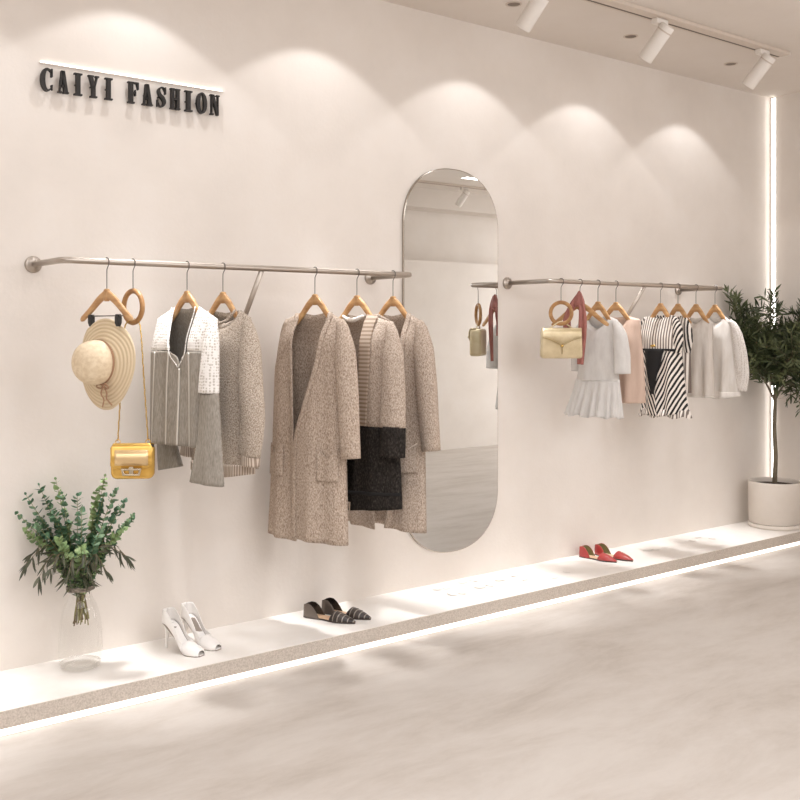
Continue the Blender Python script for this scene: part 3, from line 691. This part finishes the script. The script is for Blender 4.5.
# ------------------------------------------------------------------ right rail garments
hanger('wooden hanger wrapped in the dusty rose scarf', 4.269, .25, .178, .245)
hanger('wooden hanger inside the pale grey peplum dress', 4.421, .1, .1, .235)
hanger('wooden hanger inside the sleeveless blush top', 4.578, .1, .115, .235)
hanger('wooden hanger inside the striped blouse with the black front', 4.991, .1, .09, .235)
hanger('wooden hanger second right of the brace, half behind the striped blouse', 5.162, .1, .09, .235)
hanger('wooden hanger inside the plain sheer white blouse', 5.345, .1, .095, .24)
hanger('wooden hanger nearest the olive tree, in the lace sleeved blouse', 5.546, .1, .09, .235)
def scarf():
    t = at_rail('silk_scarf', 'dusty rose scarf knotted around a wooden hanger beside the champagne bag', 'scarf', 4.269, .25)
    def band(pts, wid, y0, ph, th=.012, nu=12):
        m = MB(); P = curve(pts, 30); rings = []
        for i, (x, z, yy) in enumerate(P):
            w = pl([(k/(len(wid)-1), q) for k, q in enumerate(wid)], i/29)
            a, b = P[max(0,i-1)], P[min(29,i+1)]; dx, dz = b[0]-a[0], b[1]-a[1]; l = math.hypot(dx,dz); nx, nz = dz/l, -dx/l
            rings.append([(x-nx*w*(2*j/(nu-1)-1), yy+.006*math.sin(7*(j/(nu-1))*PI/2.2+ph+i*.06), z-nz*w*(2*j/(nu-1)-1)) for j in range(nu)])
        m.quadgrid(rings); return m
    cloth(band([(.004,-.062,-.014),(-.024,-.11,-.02),(-.055,-.17,-.022),(-.072,-.23,-.022),(-.062,-.31,-.02)], [.008,.02,.026,.028,.024], 0, 0), 'short_tail', ROSE, t)
    cloth(band([(.004,-.062,-.016),(.02,-.12,-.024),(.03,-.2,-.026),(.026,-.3,-.026),(.018,-.40,-.024),(.014,-.466,-.024)], [.008,.02,.026,.026,.022,.017], 0, 2), 'long_tail', ROSE, t)
    m = MB(); m.loft([[(.002+w*math.cos(q), -.012+d*math.sin(q), z) for q in [2*PI*j/14 for j in range(14)]] for w, d, z in ((.004,.004,-.05),(.012,.012,-.062),(.022,.017,-.085),(.032,.021,-.11),(.034,.021,-.128),(.022,.016,-.14))]); m.build('knot', ROSE, t)
scarf()

def simple_top(name, label, cat, x, psi, left, right, ztop, zb, neck, mat, depth=.05, fold=.006, freq=40, ph=0, backneck=None, group=None, botw=None, flare=1.15, sl=(), th=.0025, partname='front_panel', hem=None):
    """left/right: side edges from shoulder tip down as (x,z); neck: list of (u,z) along the front top edge"""
    t = at_rail(name, label, cat, x, psi, group)
    B = Body(ztop, zb, [(z, w) for w, z in left], [(z, w) for w, z in right], depth, fold, freq, ph, flare)
    bn = backneck or [(0,left[0][1]),(.26,ztop),(.5,ztop-.01),(.74,ztop),(1,right[0][1])]
    m = MB(); sheet(m, B, left, right, 1, top=bn, bot=botw, nu=44); cloth(m, 'back_panel', mat, t, th)
    m = MB(); sheet(m, B, left, right, -1, top=neck, bot=botw, nu=44); cloth(m, partname, mat, t, th)
    for nm, path, rad, mt, kw in sl:
        m = MB(); sleeve(m, path, rad, **kw); cloth(m, nm, mt, t, th)
    return t, B

def dress():
    lf = [(-.135,-.225),(-.132,-.33),(-.135,-.5),(-.15,-.565)]; rt = [(.135,-.215),(.138,-.33),(.14,-.5),(.143,-.562)]
    t, B = simple_top('peplum_dress', 'pale grey short sleeved dress with a gathered peplum hem', 'dress', 4.421, .1, lf, rt, -.19, -.57,
        [(0,-.225),(.22,-.2),(.33,-.245),(.5,-.268),(.68,-.24),(.78,-.195),(1,-.215)], DRESS, .045, .006, 34, .4,
        sl=(('sleeve', [(.112,-.222,-.005),(.155,-.28,-.02),(.182,-.4,-.03),(.188,-.518,-.032)], [.016,.042,.046,.046], DRESS, dict(fold=.003)),
            ('sleeve', [(-.112,-.23,.005),(-.15,-.28,.02),(-.165,-.4,.03),(-.168,-.515,.035)], [.014,.036,.038,.038], DRESS, dict(fold=.003))))
    m = MB(); rings = []; n = 120
    for i in range(16):
        u = i/15; a = lerp(-.15,-.222,u**1.1); b = lerp(.143,.16,u**1.1); z = lerp(-.558,-.77,u); ring = []
        for j in range(n):
            q = 2*PI*j/n; pl_ = 1+.0*u; rip = .016*u*math.sin(21*q)+.006*u*math.sin(31*q+1)
            ring.append(((a+b)/2+((b-a)/2+rip*.5)*math.cos(q), (.05+.025*u+rip)*math.sin(q), z+.006*u*math.sin(9*q)))
        rings.append(ring)
    m.loft(rings, False, False); cloth(m, 'peplum', DRESS, t, .002)
dress()
simple_top('sleeveless_top', 'sleeveless blush pink top hanging behind the pale dress', 'top', 4.578, .1,
    [(-.15,-.21),(-.14,-.33),(-.155,-.5),(-.17,-.70)], [(.165,-.212),(.172,-.33),(.188,-.5),(.198,-.69)], -.19, -.7,
    [(0,-.21),(.24,-.195),(.36,-.25),(.5,-.285),(.64,-.245),(.76,-.195),(1,-.212)], BLUSH, .05, .014, 40, 1.1)

def striped():
    t = at_rail('striped_blouse', 'black and white striped blouse with a black tie front', 'blouse', 4.991, .1)
    l = [(-.2,-.12),(-.29,-.15),(-.43,-.135),(-.66,-.12),(-.8,-.14)]; r = [(-.2,.115),(-.29,.14),(-.43,.145),(-.66,.175),(-.8,.195)]
    B = Body(-.175, -.785, l, r, .055, .011, 50, .6, 1.25)
    le = [(-.118,-.196),(-.15,-.29),(-.135,-.43),(-.118,-.66),(-.138,-.775)]; re = [(.112,-.19),(.14,-.29),(.145,-.43),(.175,-.66),(.193,-.765)]
    m = MB(); sheet(m, B, le, re, 1, top=[(0,-.196),(.28,-.178),(.5,-.186),(.74,-.178),(1,-.19)], nu=36); cloth(m, 'back_panel', STRIPE, t)
    zy = -.40
    m = MB(); sheet(m, B, [(-.118,-.196),(-.15,-.29),(-.138,zy)], [(.112,-.19),(.14,-.29),(.144,zy)], -1, top=[(0,-.196),(.24,-.182),(.36,-.196),(.5,-.204),(.64,-.196),(.78,-.18),(1,-.19)], nu=36, nt=20); cloth(m, 'striped_yoke', STRIPEY, t)
    m = MB(); sheet(m, B, [(-.138,zy),(-.118,-.66),(-.138,-.775)], [(-.012,zy),(0,-.6),(.02,-.795)], -1, nu=22); cloth(m, 'front_panel', STRIPEL, t)
    m = MB(); sheet(m, B, [(-.012,zy),(0,-.6),(.02,-.795)], [(.144,zy),(.175,-.66),(.193,-.765)], -1, nu=22); cloth(m, 'front_panel', STRIPER, t)
    m = MB(); sheet(m, B, [(-.075,-.385),(-.06,-.46),(-.04,-.56),(-.016,-.66)], [(.06,-.385),(.045,-.46),(.018,-.56),(0,-.66)], -1, nu=8, nt=16, off=.012); cloth(m, 'black_tie', BLKC, t, .006)
    m = MB(); sheet(m, B, [(-.135,-.385),(-.136,-.408)], [(.142,-.385),(.143,-.408)], -1, bot=[(0,-.408),(.3,-.39),(.5,-.385),(.7,-.39),(1,-.408)], nu=24, nt=4, off=.004); cloth(m, 'yoke_seam', BLKC, t, .002)
    m = MB(); m.loft([[(-.012+.02*math.cos(q)*s, B.y(-.012,-.37,-1)-.006-.004*k, -.368+.008*math.sin(q)*s) for q in [2*PI*j/12 for j in range(12)]] for k, s in ((0,1),(1,.9),(2,.4))]); m.build('brooch', GOLDM, t)
    m = MB(); sleeve(m, [(-.1,-.2,.005),(-.134,-.25,.01),(-.146,-.33,.012),(-.14,-.40,.012)], [.014,.028,.028,.018], fold=.008, lumps=.03); cloth(m, 'ruffle_sleeve', STRIPEL, t)
    m = MB(); sleeve(m, [(.09,-.195,-.005),(.12,-.25,-.015),(.132,-.33,-.02),(.13,-.41,-.02)], [.014,.028,.028,.018], fold=.008, lumps=.03); cloth(m, 'ruffle_sleeve', STRIPER, t)
    m = MB(); n = 90; rings = []
    for i in range(7):
        u = i/6; ring = []
        for j in range(n):
            q = 2*PI*j/n; rip = .012*u*math.sin(17*q+.5)
            ring.append((.028+(.166+.012*u)*math.cos(q)+rip*.4, (.06+.01*u+rip)*math.sin(q), -.752-.045*u+.008*u*math.sin(8*q)))
        rings.append(ring)
    m.loft(rings, False, False); cloth(m, 'ruffle_hem', STRIPEY, t, .002)
striped()
simple_top('ruffled_striped_top', 'second striped top half hidden behind the black fronted blouse', 'blouse', 5.162, .1,
    [(-.1,-.205),(-.105,-.33),(-.1,-.66)], [(.085,-.2),(.082,-.33),(.086,-.5),(.09,-.66)], -.18, -.66,
    [(0,-.205),(.26,-.185),(.5,-.215),(.74,-.185),(1,-.2)], STRIPEY, .05, .007, 44, 2.0,
    sl=(('ruffle_sleeve', [(.055,-.2,-.005),(.072,-.25,-.015),(.08,-.33,-.02),(.075,-.41,-.02)], [.012,.026,.026,.018], STRIPE, dict(fold=.008, lumps=.03)),))
t14, B14 = simple_top('sheer_blouse', 'plain sheer white blouse between the striped tops and the lace sleeved blouse', 'blouse', 5.345, .1,
    [(-.12,-.222),(-.118,-.34),(-.122,-.5),(-.128,-.69)], [(.118,-.222),(.116,-.34),(.122,-.5),(.13,-.69)], -.19, -.695,
    [(0,-.222),(.26,-.196),(.38,-.222),(.5,-.232),(.62,-.222),(.74,-.196),(1,-.222)], SHEER2, .048, .015, 52, .2)
m = MB(); sheet(m, B14, [(-.127,-.684),(-.128,-.694)], [(.129,-.684),(.13,-.694)], -1, nu=30, nt=3, off=.003); cloth(m, 'hem', GREYS, t14, .002)
t15, B15 = simple_top('lace_sleeve_blouse', 'sheer white blouse with a lace sleeve beside the olive tree', 'blouse', 5.546, .1,
    [(-.105,-.222),(-.11,-.34),(-.105,-.5),(-.095,-.69)], [(.12,-.222),(.128,-.34),(.15,-.5),(.178,-.69)], -.18, -.7,
    [(0,-.222),(.26,-.19),(.38,-.222),(.5,-.232),(.64,-.21),(.74,-.185),(1,-.222)], SHEER, .05, .016, 48, 1.4, botw=[(0,-.69),(.5,-.715),(1,-.69)],
    sl=(('lace_sleeve', [(.1,-.215,.0),(.138,-.26,.0),(.168,-.4,.005),(.182,-.56,.01),(.172,-.655,.012)], [.014,.034,.042,.044,.036], LACE2, dict(fold=.004, ph=1)),
        ('lace_sleeve', [(-.085,-.226,.005),(-.115,-.28,.02),(-.125,-.42,.03),(-.125,-.6,.03)], [.014,.034,.036,.034], LACE2, dict(fold=.004, ph=2))))
m = MB(); sheet(m, B15, [(-.098,-.665),(-.096,-.69)], [(.172,-.665),(.177,-.69)], -1, bot=[(0,-.69),(.5,-.715),(1,-.69)], nu=30, nt=4, off=.003); cloth(m, 'hem', WHITEC, t15, .002)

# ------------------------------------------------------------------ shoes
def half_w(s, pointed=True):
    return pl([(0,.012),(.03,.024),(.1,.031),(.25,.031),(.42,.028),(.55,.034),(.68,.038),(.8,.031 if pointed else .036),(.92,.016 if pointed else .030),(1,.004 if pointed else .014)], s)
def place_shoe(fn, heel, toe, *a, **k):
    dx, dy = toe[0]-heel[0], toe[1]-heel[1]
    return fn((heel[0], heel[1], .095), math.atan2(dy, dx), math.hypot(dx, dy), *a, **k)
def flat_shoe(loc, rz, L, label, group, upper, lining, straps=None):
    t = thing('pointed_flat', label, 'shoe', loc, rz, group)
    n = 30
    def outline(z, grow=0): 
        P = [(L*i/n, half_w(i/n)+grow) for i in range(n+1)]
        return [(x, w, z) for x, w in P]+[(x, -w, z) for x, w in P[::-1]]
    m = MB(); m.loft([outline(.0005), outline(.008, .001)]); m.box(.004,.05,-.02,.02,.0,.009); m.build('sole', SOLE, t, smooth=False)
    m = MB(); m.loft([outline(.0081, -.003), outline(.0105, -.004)]); m.build('insole', TAN, t, smooth=False)
    # closed toe
    m = MB(); rings = []
    for i in range(15):
        s = lerp(.56, 1, i/14); w = half_w(s)+.0015; h = pl([(.56,.047),(.7,.038),(.85,.027),(1,.013)], s)
        rings.append([(L*s+ (.018*math.sin(PI*j/12) if i == 0 else .018*math.sin(PI*j/12)*(1-i/14)), w*math.cos(PI*j/12), .008+(h-.008)*math.sin(PI*j/12)**.8) for j in range(13)])
    m.quadgrid(rings); cap = m.build('toe_cap', SHOEBT if straps else upper, t, solid=.002)
    if straps:
        for q in (3, 6):
            m = MB(); m.tube([(p[0], p[1]*1.02, p[2]+.001) for p in rings[q]], .0018, 6); m.build('strap', straps, cap)
    # heel counter with tall sides
    m = MB(); path = [(L*s, half_w(s)+.001) for s in [.34-.34*k/16 for k in range(17)]]
    path = path+[(x, -w) for x, w in path[::-1]]
    rows = []
    for q in range(9):
        v = q/8; row = []
        for x, w in path:
            s = x/L; h = pl([(0,.060),(.08,.068),(.16,.067),(.23,.054),(.29,.034),(.34,.010)], s)
            lean = 1-.22*v*v*(h/.066)
            row.append((x+.004*v*(1 if s < .02 else 0), w*lean, .006+(h-.006)*v))
        rows.append(row)
    m.quadgrid(rows); hc = m.build('heel_counter', straps or upper, t, solid=.0015)
    m = MB(); m.quadgrid([[(x+.0022*(1 if x < .03 else 0)+.0005, w-math.copysign(.0022,w), z-.0008) for x, w, z in r] for r in rows]); m.build('lining', lining, t)
    return t
place_shoe(flat_shoe, (2.607,-.088), (2.722,-.346), 'black pointed flat with grey strapped toe, left of its pair', 'black strapped pointed flats on the plinth', SHOEB, SHOEB, SHOEBS)
place_shoe(flat_shoe, (2.716,-.082), (2.818,-.34), 'black pointed flat with grey strapped toe, right of its pair', 'black strapped pointed flats on the plinth', SHOEB, SHOEB, SHOEBS)
place_shoe(flat_shoe, (4.635,-.032), (4.672,-.285), 'red pointed flat with olive lining, left of its pair', 'red pointed flats on the plinth', SHOER, OLIVEIN)
place_shoe(flat_shoe, (4.755,-.052), (4.772,-.325), 'red pointed flat with olive lining, right of its pair', 'red pointed flats on the plinth', SHOER, OLIVEIN)
def pump(loc, rz, L, label):
    t = thing('high_heel', label, 'shoe', loc, rz, 'white high heels on the plinth')
    H = .112
    def zs(s): return .004+H*(1-smooth((s-.1)/.62))
    n = 32; W = lambda s: half_w(s, False)*.98
    def outline(d, g): 
        P = [(L*i/n, W(i/n)+g, zs(i/n)+d) for i in range(n+1)]
        return P+[(x, -w, z) for x, w, z in P[::-1]]
    m = MB(); m.loft([outline(-.0035,0), outline(.002,.0008)]); m.build('sole', SHOEWD, t, smooth=False)
    m = MB(); m.loft([outline(.0021,-.003), outline(.004,-.004)]); m.build('insole', SHOEW, t, smooth=False)
    m = MB(); rings = []          # upper: walls at the back, closed over the toes
    for i in range(26):
        s = i/25*.965; w = W(s)+.0015
        hgt = pl([(0,.055),(.12,.056),(.3,.042),(.48,.026),(.6,.034),(.68,.042),(.8,.036),(.965,.022)], s); clo = smooth((s-.5)/.14); ring = []
        for j in range(15):
            a = PI*j/14; cl = math.cos(a)
            closed = (w*cl, hgt*math.sin(a)**.75)
            sd = 1 if j < 7 else -1
            v = j/6 if j < 7 else (14-j)/6 if j > 7 else 1
            wall = ((w*(1-.1*min(1,v)**2))*sd if j != 7 else 0, hgt*min(1, v)*(1 if j != 7 else 1))
            ring.append((closed, wall, clo))
        rings.append((s, ring))
    # left wall, right wall, then vamp
    for sd in (1, -1):
        rows = []
        for q in range(7):
            v = q/6; row = []
            for k in range(21):
                s = .62*k/20; w = W(s)+.0012; h = pl([(0,.056),(.12,.057),(.3,.042),(.48,.027),(.62,.040)], s)
                row.append((L*s, sd*w*(1-.14*v*v) if k else sd*w*(1-.1*v), zs(s)+h*v))
            rows.append(row)
        m.quadgrid(rows, flip=sd < 0)
    b_rows = [[(0+.0, W(0)*(1-.1*v)*u, zs(0)+.056*v) for u in (1,.5,0,-.5,-1)] for v in [q/6 for q in range(7)]]
    m.quadgrid(b_rows)
    rows = []
    for i in range(14):
        s = lerp(.56,.985,i/13); w = W(s)+.0015; h = pl([(.56,.034),(.68,.042),(.8,.036),(.985,.021)], s)
        rows.append([(L*s+.02*math.sin(PI*j/14)*(1-i/13)-.0*i, w*math.cos(PI*j/14), zs(s)+h*max(0,math.sin(PI*j/14))**.75) for j in range(15)])
    m.quadgrid(rows); m.build('upper', SHOEW, t, solid=.002)
    m = MB(); m.loft([[(cx+rx*math.cos(q), ry*math.sin(q), z) for q in [2*PI*j/14 for j in range(14)]] for cx, rx, ry, z in ((.024,.022,.022,zs(.1)-.002),(.02,.016,.017,zs(.1)-.022),(.012,.008,.008,.06),(.008,.0055,.0055,.02),(.007,.005,.005,.004),(.007,.005,.005,0))]); m.build('heel', SHOEW, t)
place_shoe(pump, (1.862,-.128), (1.935,-.335), 'white high heel with rounded toe, nearer the vase')
place_shoe(pump, (1.966,-.095), (2.03,-.305), 'white high heel with rounded toe, farther from the vase')

# small white petals made up to stand in for faint grey marks on the plinth
def petal(x, y, a, s):
    m = MB(); rows = []
    for i in range(9):
        u = i/8*2-1; w = math.sqrt(max(0,1-u*u))*.5+.02
        rows.append([(s*u, s*w*v, s*(.10*u*u+.16*v*v*w)+.002) for v in (-1,-.5,0,.5,1)])
    m.quadgrid(rows); o = m.build('petal', PETAL, None, solid=.0015, off=1)
    o.location = (x, y, .0952); o.rotation_euler = (0,0,a)
    return o
pet = [(3.424,-.109),(3.48,-.126),(3.632,-.083),(3.705,-.084),(3.422,-.235),(3.476,-.252),(3.634,-.219),(3.705,-.221),(3.831,-.167),(3.968,-.145),(3.948,-.244),(4.113,-.315),(4.261,-.268),(5.079,-.195),(5.137,-.204),(5.554,-.186),(5.661,-.148),(5.707,-.224)]
for i, (x, y) in enumerate(pet):
    near = x < 4.5
    tag(petal(x, y, R.uniform(-1.2,.3), R.uniform(.022,.034)), 'tiny white petal made up for a faint mark on the plinth below the mirror, between black and red shoes' if near else 'tiny white petal made up for a faint mark on the plinth between red shoes and olive pot', 'petal', 'made-up white petals below the mirror' if near else 'made-up white petals near the olive pot')

# ------------------------------------------------------------------ glass vase and eucalyptus bouquet
VX, VY, VZ = 1.478, -.15, .0965
v = thing('glass_vase', 'clear glass bottle vase on the plinth at the far left', 'vase', (VX, VY, VZ))
prof = [(.0,.004),(.06,.004),(.078,.012),(.086,.03),(.088,.075),(.086,.14),(.079,.2),(.067,.25),(.052,.28),(.044,.305),(.042,.33),(.046,.35),(.05,.358)]
outer = curve(prof[1:], 40)
m = MB(); m.lathe([(.05,0),(.066,.001),(.078,.006)]+outer, 40, cap0=True); m.build('glass_body', GLASS, v)
m = MB(); m.lathe([(.078,.014),(.08,.024),(.06,.02),(.03,.0165),(.001,.016)], 40); m.build('thick_base', GLASS, v)
m = MB(); m.tube([(.05*math.cos(2*PI*k/40), .05*math.sin(2*PI*k/40), .358) for k in range(40)], .0035, 8, closed=True); m.build('lip', GLASS, v)
bq = thing('eucalyptus_bouquet', 'tied bunch of green eucalyptus and willow-like sprigs standing in the glass vase', 'bouquet', (VX, VY, VZ))
m = MB(); pts = [(.0535*math.cos(a), .0535*math.sin(a), .318+.016*k/60+.002*math.sin(5*a)) for k, a in [(k, 2*PI*k/20) for k in range(61)]]
m.tube(pts, .0045, 6); m.build('twine', TWINE, bq)
TH = math.atan(1000/1295)
def view(u, d, z): # u: to the right as the room is faced, d: out towards the room
    return Vector((u*math.cos(TH)-d*math.sin(TH), -u*math.sin(TH)-d*math.cos(TH)*1.0, z))
def leaf(m, p, axis, side, L, W, cup=.15, n=4, tip=1.0):
    axis = axis.normalized(); side = (side-axis*side.dot(axis)).normalized(); nr = axis.cross(side)
    rows = []
    for i in range(n+1):
        u = i/n; w = W*math.sin(PI*min(1,(u*.94+.03))**tip)
        c = p+axis*(L*u)+nr*(-cup*L*u*u)
        rows.append([tuple(c-side*w+nr*(cup*w)), tuple(c), tuple(c+side*w+nr*(cup*w))])
    m.quadgrid(rows)
def rv(r=R): 
    return Vector((r.gauss(0,1), r.gauss(0,1), r.gauss(0,1))).normalized()
def sprig(tip, kind, mid=None, seed=0):
    """branch from inside the vase to tip (u,d,z)"""
    r = random.Random(seed)
    b0 = Vector((r.uniform(-.028,.028), r.uniform(-.025,.025), r.uniform(.17,.21))); tp = view(*tip)
    a0 = math.atan2(tp.y, tp.x)
    nk = Vector((.022*math.cos(a0), .022*math.sin(a0), .338))
    if mid: md = view(*mid)
    else: md = nk.lerp(tp, .45)+Vector((0,0,.03))
    md.y = min(md.y, .11); tp.y = min(tp.y, .11)
    P = [Vector(q) for q in curve([b0, nk, md, tp], 44)]
    br = bpy.data.objects.new('eucalyptus_sprig' if kind < 2 else 'willow_sprig', None); C.objects.link(br); br.parent = bq
    m = MB(); m.tube(P, [lerp(.0024,.0009,i/43) for i in range(44)], 6); m.build('stem', STEM if kind < 2 else STEMB, br)
    m = MB()
    i = 13 if kind < 2 else 19
    while i < 44:
        t = (P[min(43,i+1)]-P[i-1]).normalized(); u = (i-13)/30
        if kind < 2:
            ax = t.cross(Vector((0,0,1)) if i % 2 else rv(r)).normalized()
            for s in (1,-1):
                d = (ax*s+t*.45+rv(r)*.35).normalized(); sz = lerp(.042,.025,u)*r.uniform(.85,1.15)
                sd = d.cross(t+rv(r)*.4)
                leaf(m, P[i], d, sd, sz, sz*.42, r.uniform(-.1,.3), 4, .8)
            i += 1 if u < .5 else (1 if r.random() < .6 else 2)
        else:
            for s in (1,-1):
                d = (t*.6+rv(r)*.5+Vector((0,0,-.85))).normalized()
                leaf(m, P[i], d, rv(r), r.uniform(.05,.085), .0055, r.uniform(-.2,.3), 5)
            i += 3
    for k in range(2): leaf(m, P[43], (P[43]-P[41]+rv(r)*.004).normalized(), rv(r), .014 if kind < 2 else .05, .006, 0, 4)
    for vt in range(len(m.v)):
        x, y, z = m.v[vt]
        if y > .142: m.v[vt] = (x, .142, z)
    m.build('leaves', (EUC, EUC2, WILL)[kind], br)
S = [((-.235,.0,.712),0),((-.262,.02,.640),0),((-.112,-.03,.765),1),((-.065,.03,.715),0),((.085,-.05,.775),1),((.095,.0,.705),0),((.185,.02,.680),0),((.215,.0,.625),0),((.19,.05,.575),1),
     ((-.2,.06,.575),1),((-.14,.1,.60),0),((-.27,-.05,.555),1),((.03,.08,.66),0),((.12,.1,.60),0),((-.05,.12,.55),1),((.045,.13,.52),1),((-.15,-.04,.67),0),((-.02,-.02,.70),0),((-.21,-.03,.60),0),((.2,-.04,.60),0),((-.17,.0,.745),0),((.15,.03,.73),0),((.06,-.02,.72),1),((.14,-.02,.64),0),((-.09,.05,.64),0)]
for i, (tp, k) in enumerate(S): sprig(tp, k, seed=i+3)
for i, (tp, md) in enumerate((((-.2,.06,.44),(-.11,.05,.51)),((-.13,.11,.40),(-.08,.08,.48)),((.2,.05,.47),(.1,.05,.51)),((.14,.11,.42),(.08,.08,.48)),((-.22,-.02,.47),(-.12,0,.52)),((.18,-.03,.45),(.1,-.02,.51)),((0,.15,.42),(0,.09,.47)),((.07,.14,.45),(.04,.09,.5)),((-.07,.15,.44),(-.04,.09,.49)))):
    sprig(tp, 2, md, seed=50+i)

# ------------------------------------------------------------------ potted olive tree
OX, OY = 6.43, -.235
ot = thing('potted_olive_tree', 'slender olive tree in a round pale pot at the corner', 'potted plant', (OX, OY, .095))
m = MB(); m.lathe([(.168,0),(.176,.002),(.178,.008),(.178,.026),(.172,.03)], 56, cap0=True, cap1=True); m.build('saucer', POT, ot)
m = MB(); m.lathe([(.168,.0325),(.174,.036),(.179,.31),(.178,.322),(.172,.324),(.168,.318),(.166,.29)], 56, cap0=True); m.build('pot', POT, ot)
m = MB(); m.lathe([(.162,.0302),(.162,.0324)], 40); m.build('foot_gap_shade', SOLE, ot)  # dark ring painted in for the shade between saucer and pot
m = MB(); m.lathe([(.1665,.292),(.12,.297),(.05,.302),(.001,.304)], 40, cap1=True); m.build('soil', SOIL, ot)
def V2(u, d, z): return view(u, d, z)
m = MB(); tr = [Vector(q) for q in curve([(0,0,.298),V2(.006,0,.5),V2(-.006,.01,.7),V2(.004,0,.9)], 26)]
m.tube(tr, [lerp(.017,.012,i/25) for i in range(26)], 10); m.build('trunk', BARK, ot)
rr = random.Random(5)
tips = []
mains = [((.0,0,.89),(-.06,.02,1.0),(-.14,.04,1.12),(-.22,.05,1.27)),((.0,0,.89),(.07,.0,1.0),(.17,.03,1.06),(.28,.05,1.14)),((.0,0,.9),(-.01,.0,1.1),(-.02,.02,1.35),(-.01,.0,1.56)),
         ((.0,0,.9),(.04,.03,1.1),(.1,.05,1.3),(.15,.05,1.48)),((-.02,.0,1.0),(-.06,.03,1.15),(-.1,.05,1.3),(-.13,.05,1.4)),((.02,0,1.0),(.1,.04,1.2),(.2,.05,1.35),(.27,.05,1.42)),((.1,.0,1.02),(.16,.06,.98),(.23,.1,.94),(.29,.1,.90)),
         ((-.1,.02,1.08),(-.18,.05,1.25),(-.26,.04,1.40),(-.31,.03,1.56)),((0,0,.95),(.02,.1,1.1),(.03,.2,1.2),(.05,.26,1.3)),((-.06,.02,1.02),(-.13,.05,1.16),(-.19,.06,1.22),(-.25,.07,1.24)),((0,0,1.0),(.03,.05,1.15),(.06,.08,1.25),(.1,.1,1.3)),((0,0,1.0),(-.03,-.05,1.12),(-.05,-.08,1.22),(-.04,-.1,1.32))]
for mn in mains:
    P = [V2(*q) for q in mn]
    P = [Vector(q) for q in curve(P, 30)]
    for q in P:
        q.x = min(q.x, .27); q.y = min(q.y, .19)
    m = MB(); m.tube(P, [lerp(.0085,.002,i/29) for i in range(30)], 7); m.build('branch', BARK, ot)
    for i in range(9, 30, 2):
        t = (P[min(29,i+1)]-P[i-1]).normalized()
        for k in range(4 if i < 20 else 2):
            d = (t*.5+rv(rr)*.9+Vector((0,0,.3))).normalized(); l = rr.uniform(.07,.2)*(1.0 if i < 26 else .75)
            tips.append((P[i], d, l))
    tips.append((P[29], (P[29]-P[27]).normalized(), .1))
tw = MB(); lf = MB()
for p, d, l in tips:
    e = p+d*l; 
    if e.x > .29: d.x = -abs(d.x)*.3
    if e.y > .21: d.y = -abs(d.y)*.5
    d.normalize(); Q = [p+d*l*(i/7)+Vector((0,0,-.03*l*(i/7)**2))+rv(rr)*.003 for i in range(8)]
    tw.tube(Q, [.0022-.0016*i/7 for i in range(8)], 4)
    for i in range(1, 8):
        ax = d.cross(rv(rr)).normalized()
        for s in (1,-1):
            q = (d*.75+ax*s*.75+rv(rr)*.25).normalized(); L_ = rr.uniform(.05,.085)
            ee = Q[i]+q*L_
            if ee.x > .31 or ee.y > .225: continue
            leaf(lf, Q[i], q, rv(rr), L_, L_*.095, rr.uniform(-.1,.25), 4)
tw.build('twigs', BARK, ot)
lf.build('foliage', OLEAF, ot)

# ------------------------------------------------------------------ lights
def spot(x, y, z, power, size, blend, rad=.025, col=(.965,.975,1), tgt=None):
    l = bpy.data.lights.new('downlight', 'SPOT'); l.energy = power; l.spot_size = math.radians(size); l.spot_blend = blend; l.shadow_soft_size = rad; l.color = col
    o = bpy.data.objects.new('downlight_lamp', l); C.objects.link(o); o.location = (x, y, z)
    if tgt: o.rotation_euler = (Vector(tgt)-Vector((x,y,z))).to_track_quat('-Z','Y').to_euler()
    return o
for x in DLX+[-.22]:
    spot(x, DY, CZ-.012, 12.5, 103, .16)
    spot(x, DY, CZ-.012, 300, 30, 1.0, rad=.13, tgt=(x, -.19, 0))
def area(loc, tgt, sx, sy, power, col=(.94,.96,1)):  # added fill lamps that brighten the room and belong to no fitting
    l = bpy.data.lights.new('soft_fill', 'AREA'); l.shape = 'RECTANGLE'; l.size = sx; l.size_y = sy; l.energy = power; l.color = col
    o = bpy.data.objects.new('fill_lamp', l); C.objects.link(o); o.location = loc
    o.rotation_euler = (Vector(tgt)-Vector(loc)).to_track_quat('-Z','Y').to_euler()
    return o
area((.6, -3.2, CZ-.03), (.6, -3.2, 0), 4.2, 2.4, 96)
area((-2.2, -4.4, 2.0), (3.2, 0, 1.2), 2.4, 2.2, 24)
area((4.2, -5.2, 2.4), (4.6, 0, 1.3), 4.0, 1.4, 80)
area((10.6, -2.6, CZ-.03), (10.6, -2.6, 0), 2.4, 3.4, 135)
area((11.6, -3.2, 1.5), (7.4, -5.2, 1.4), 3.0, 2.4, 95)
w = bpy.data.worlds.new('world'); bpy.context.scene.world = w; w.use_nodes = True
w.node_tree.nodes['Background'].inputs[0].default_value = (1,.98,.96,1); w.node_tree.nodes['Background'].inputs[1].default_value = .3

# ------------------------------------------------------------------ camera
cd = bpy.data.cameras.new('camera'); cam = bpy.data.objects.new('camera', cd); C.objects.link(cam)
cam.location = (0, -4.22, 1.485); cam.rotation_euler = (PI/2, 0, -TH)
cd.sensor_width = 36; cd.lens = 45; cd.shift_y = -70/800; cd.clip_start = .05
sc = bpy.context.scene; sc.camera = cam
sc.view_settings.view_transform = 'Standard'; sc.view_settings.exposure = 0
sc.cycles.max_bounces = 10; sc.cycles.transparent_max_bounces = 24; sc.cycles.diffuse_bounces = 5
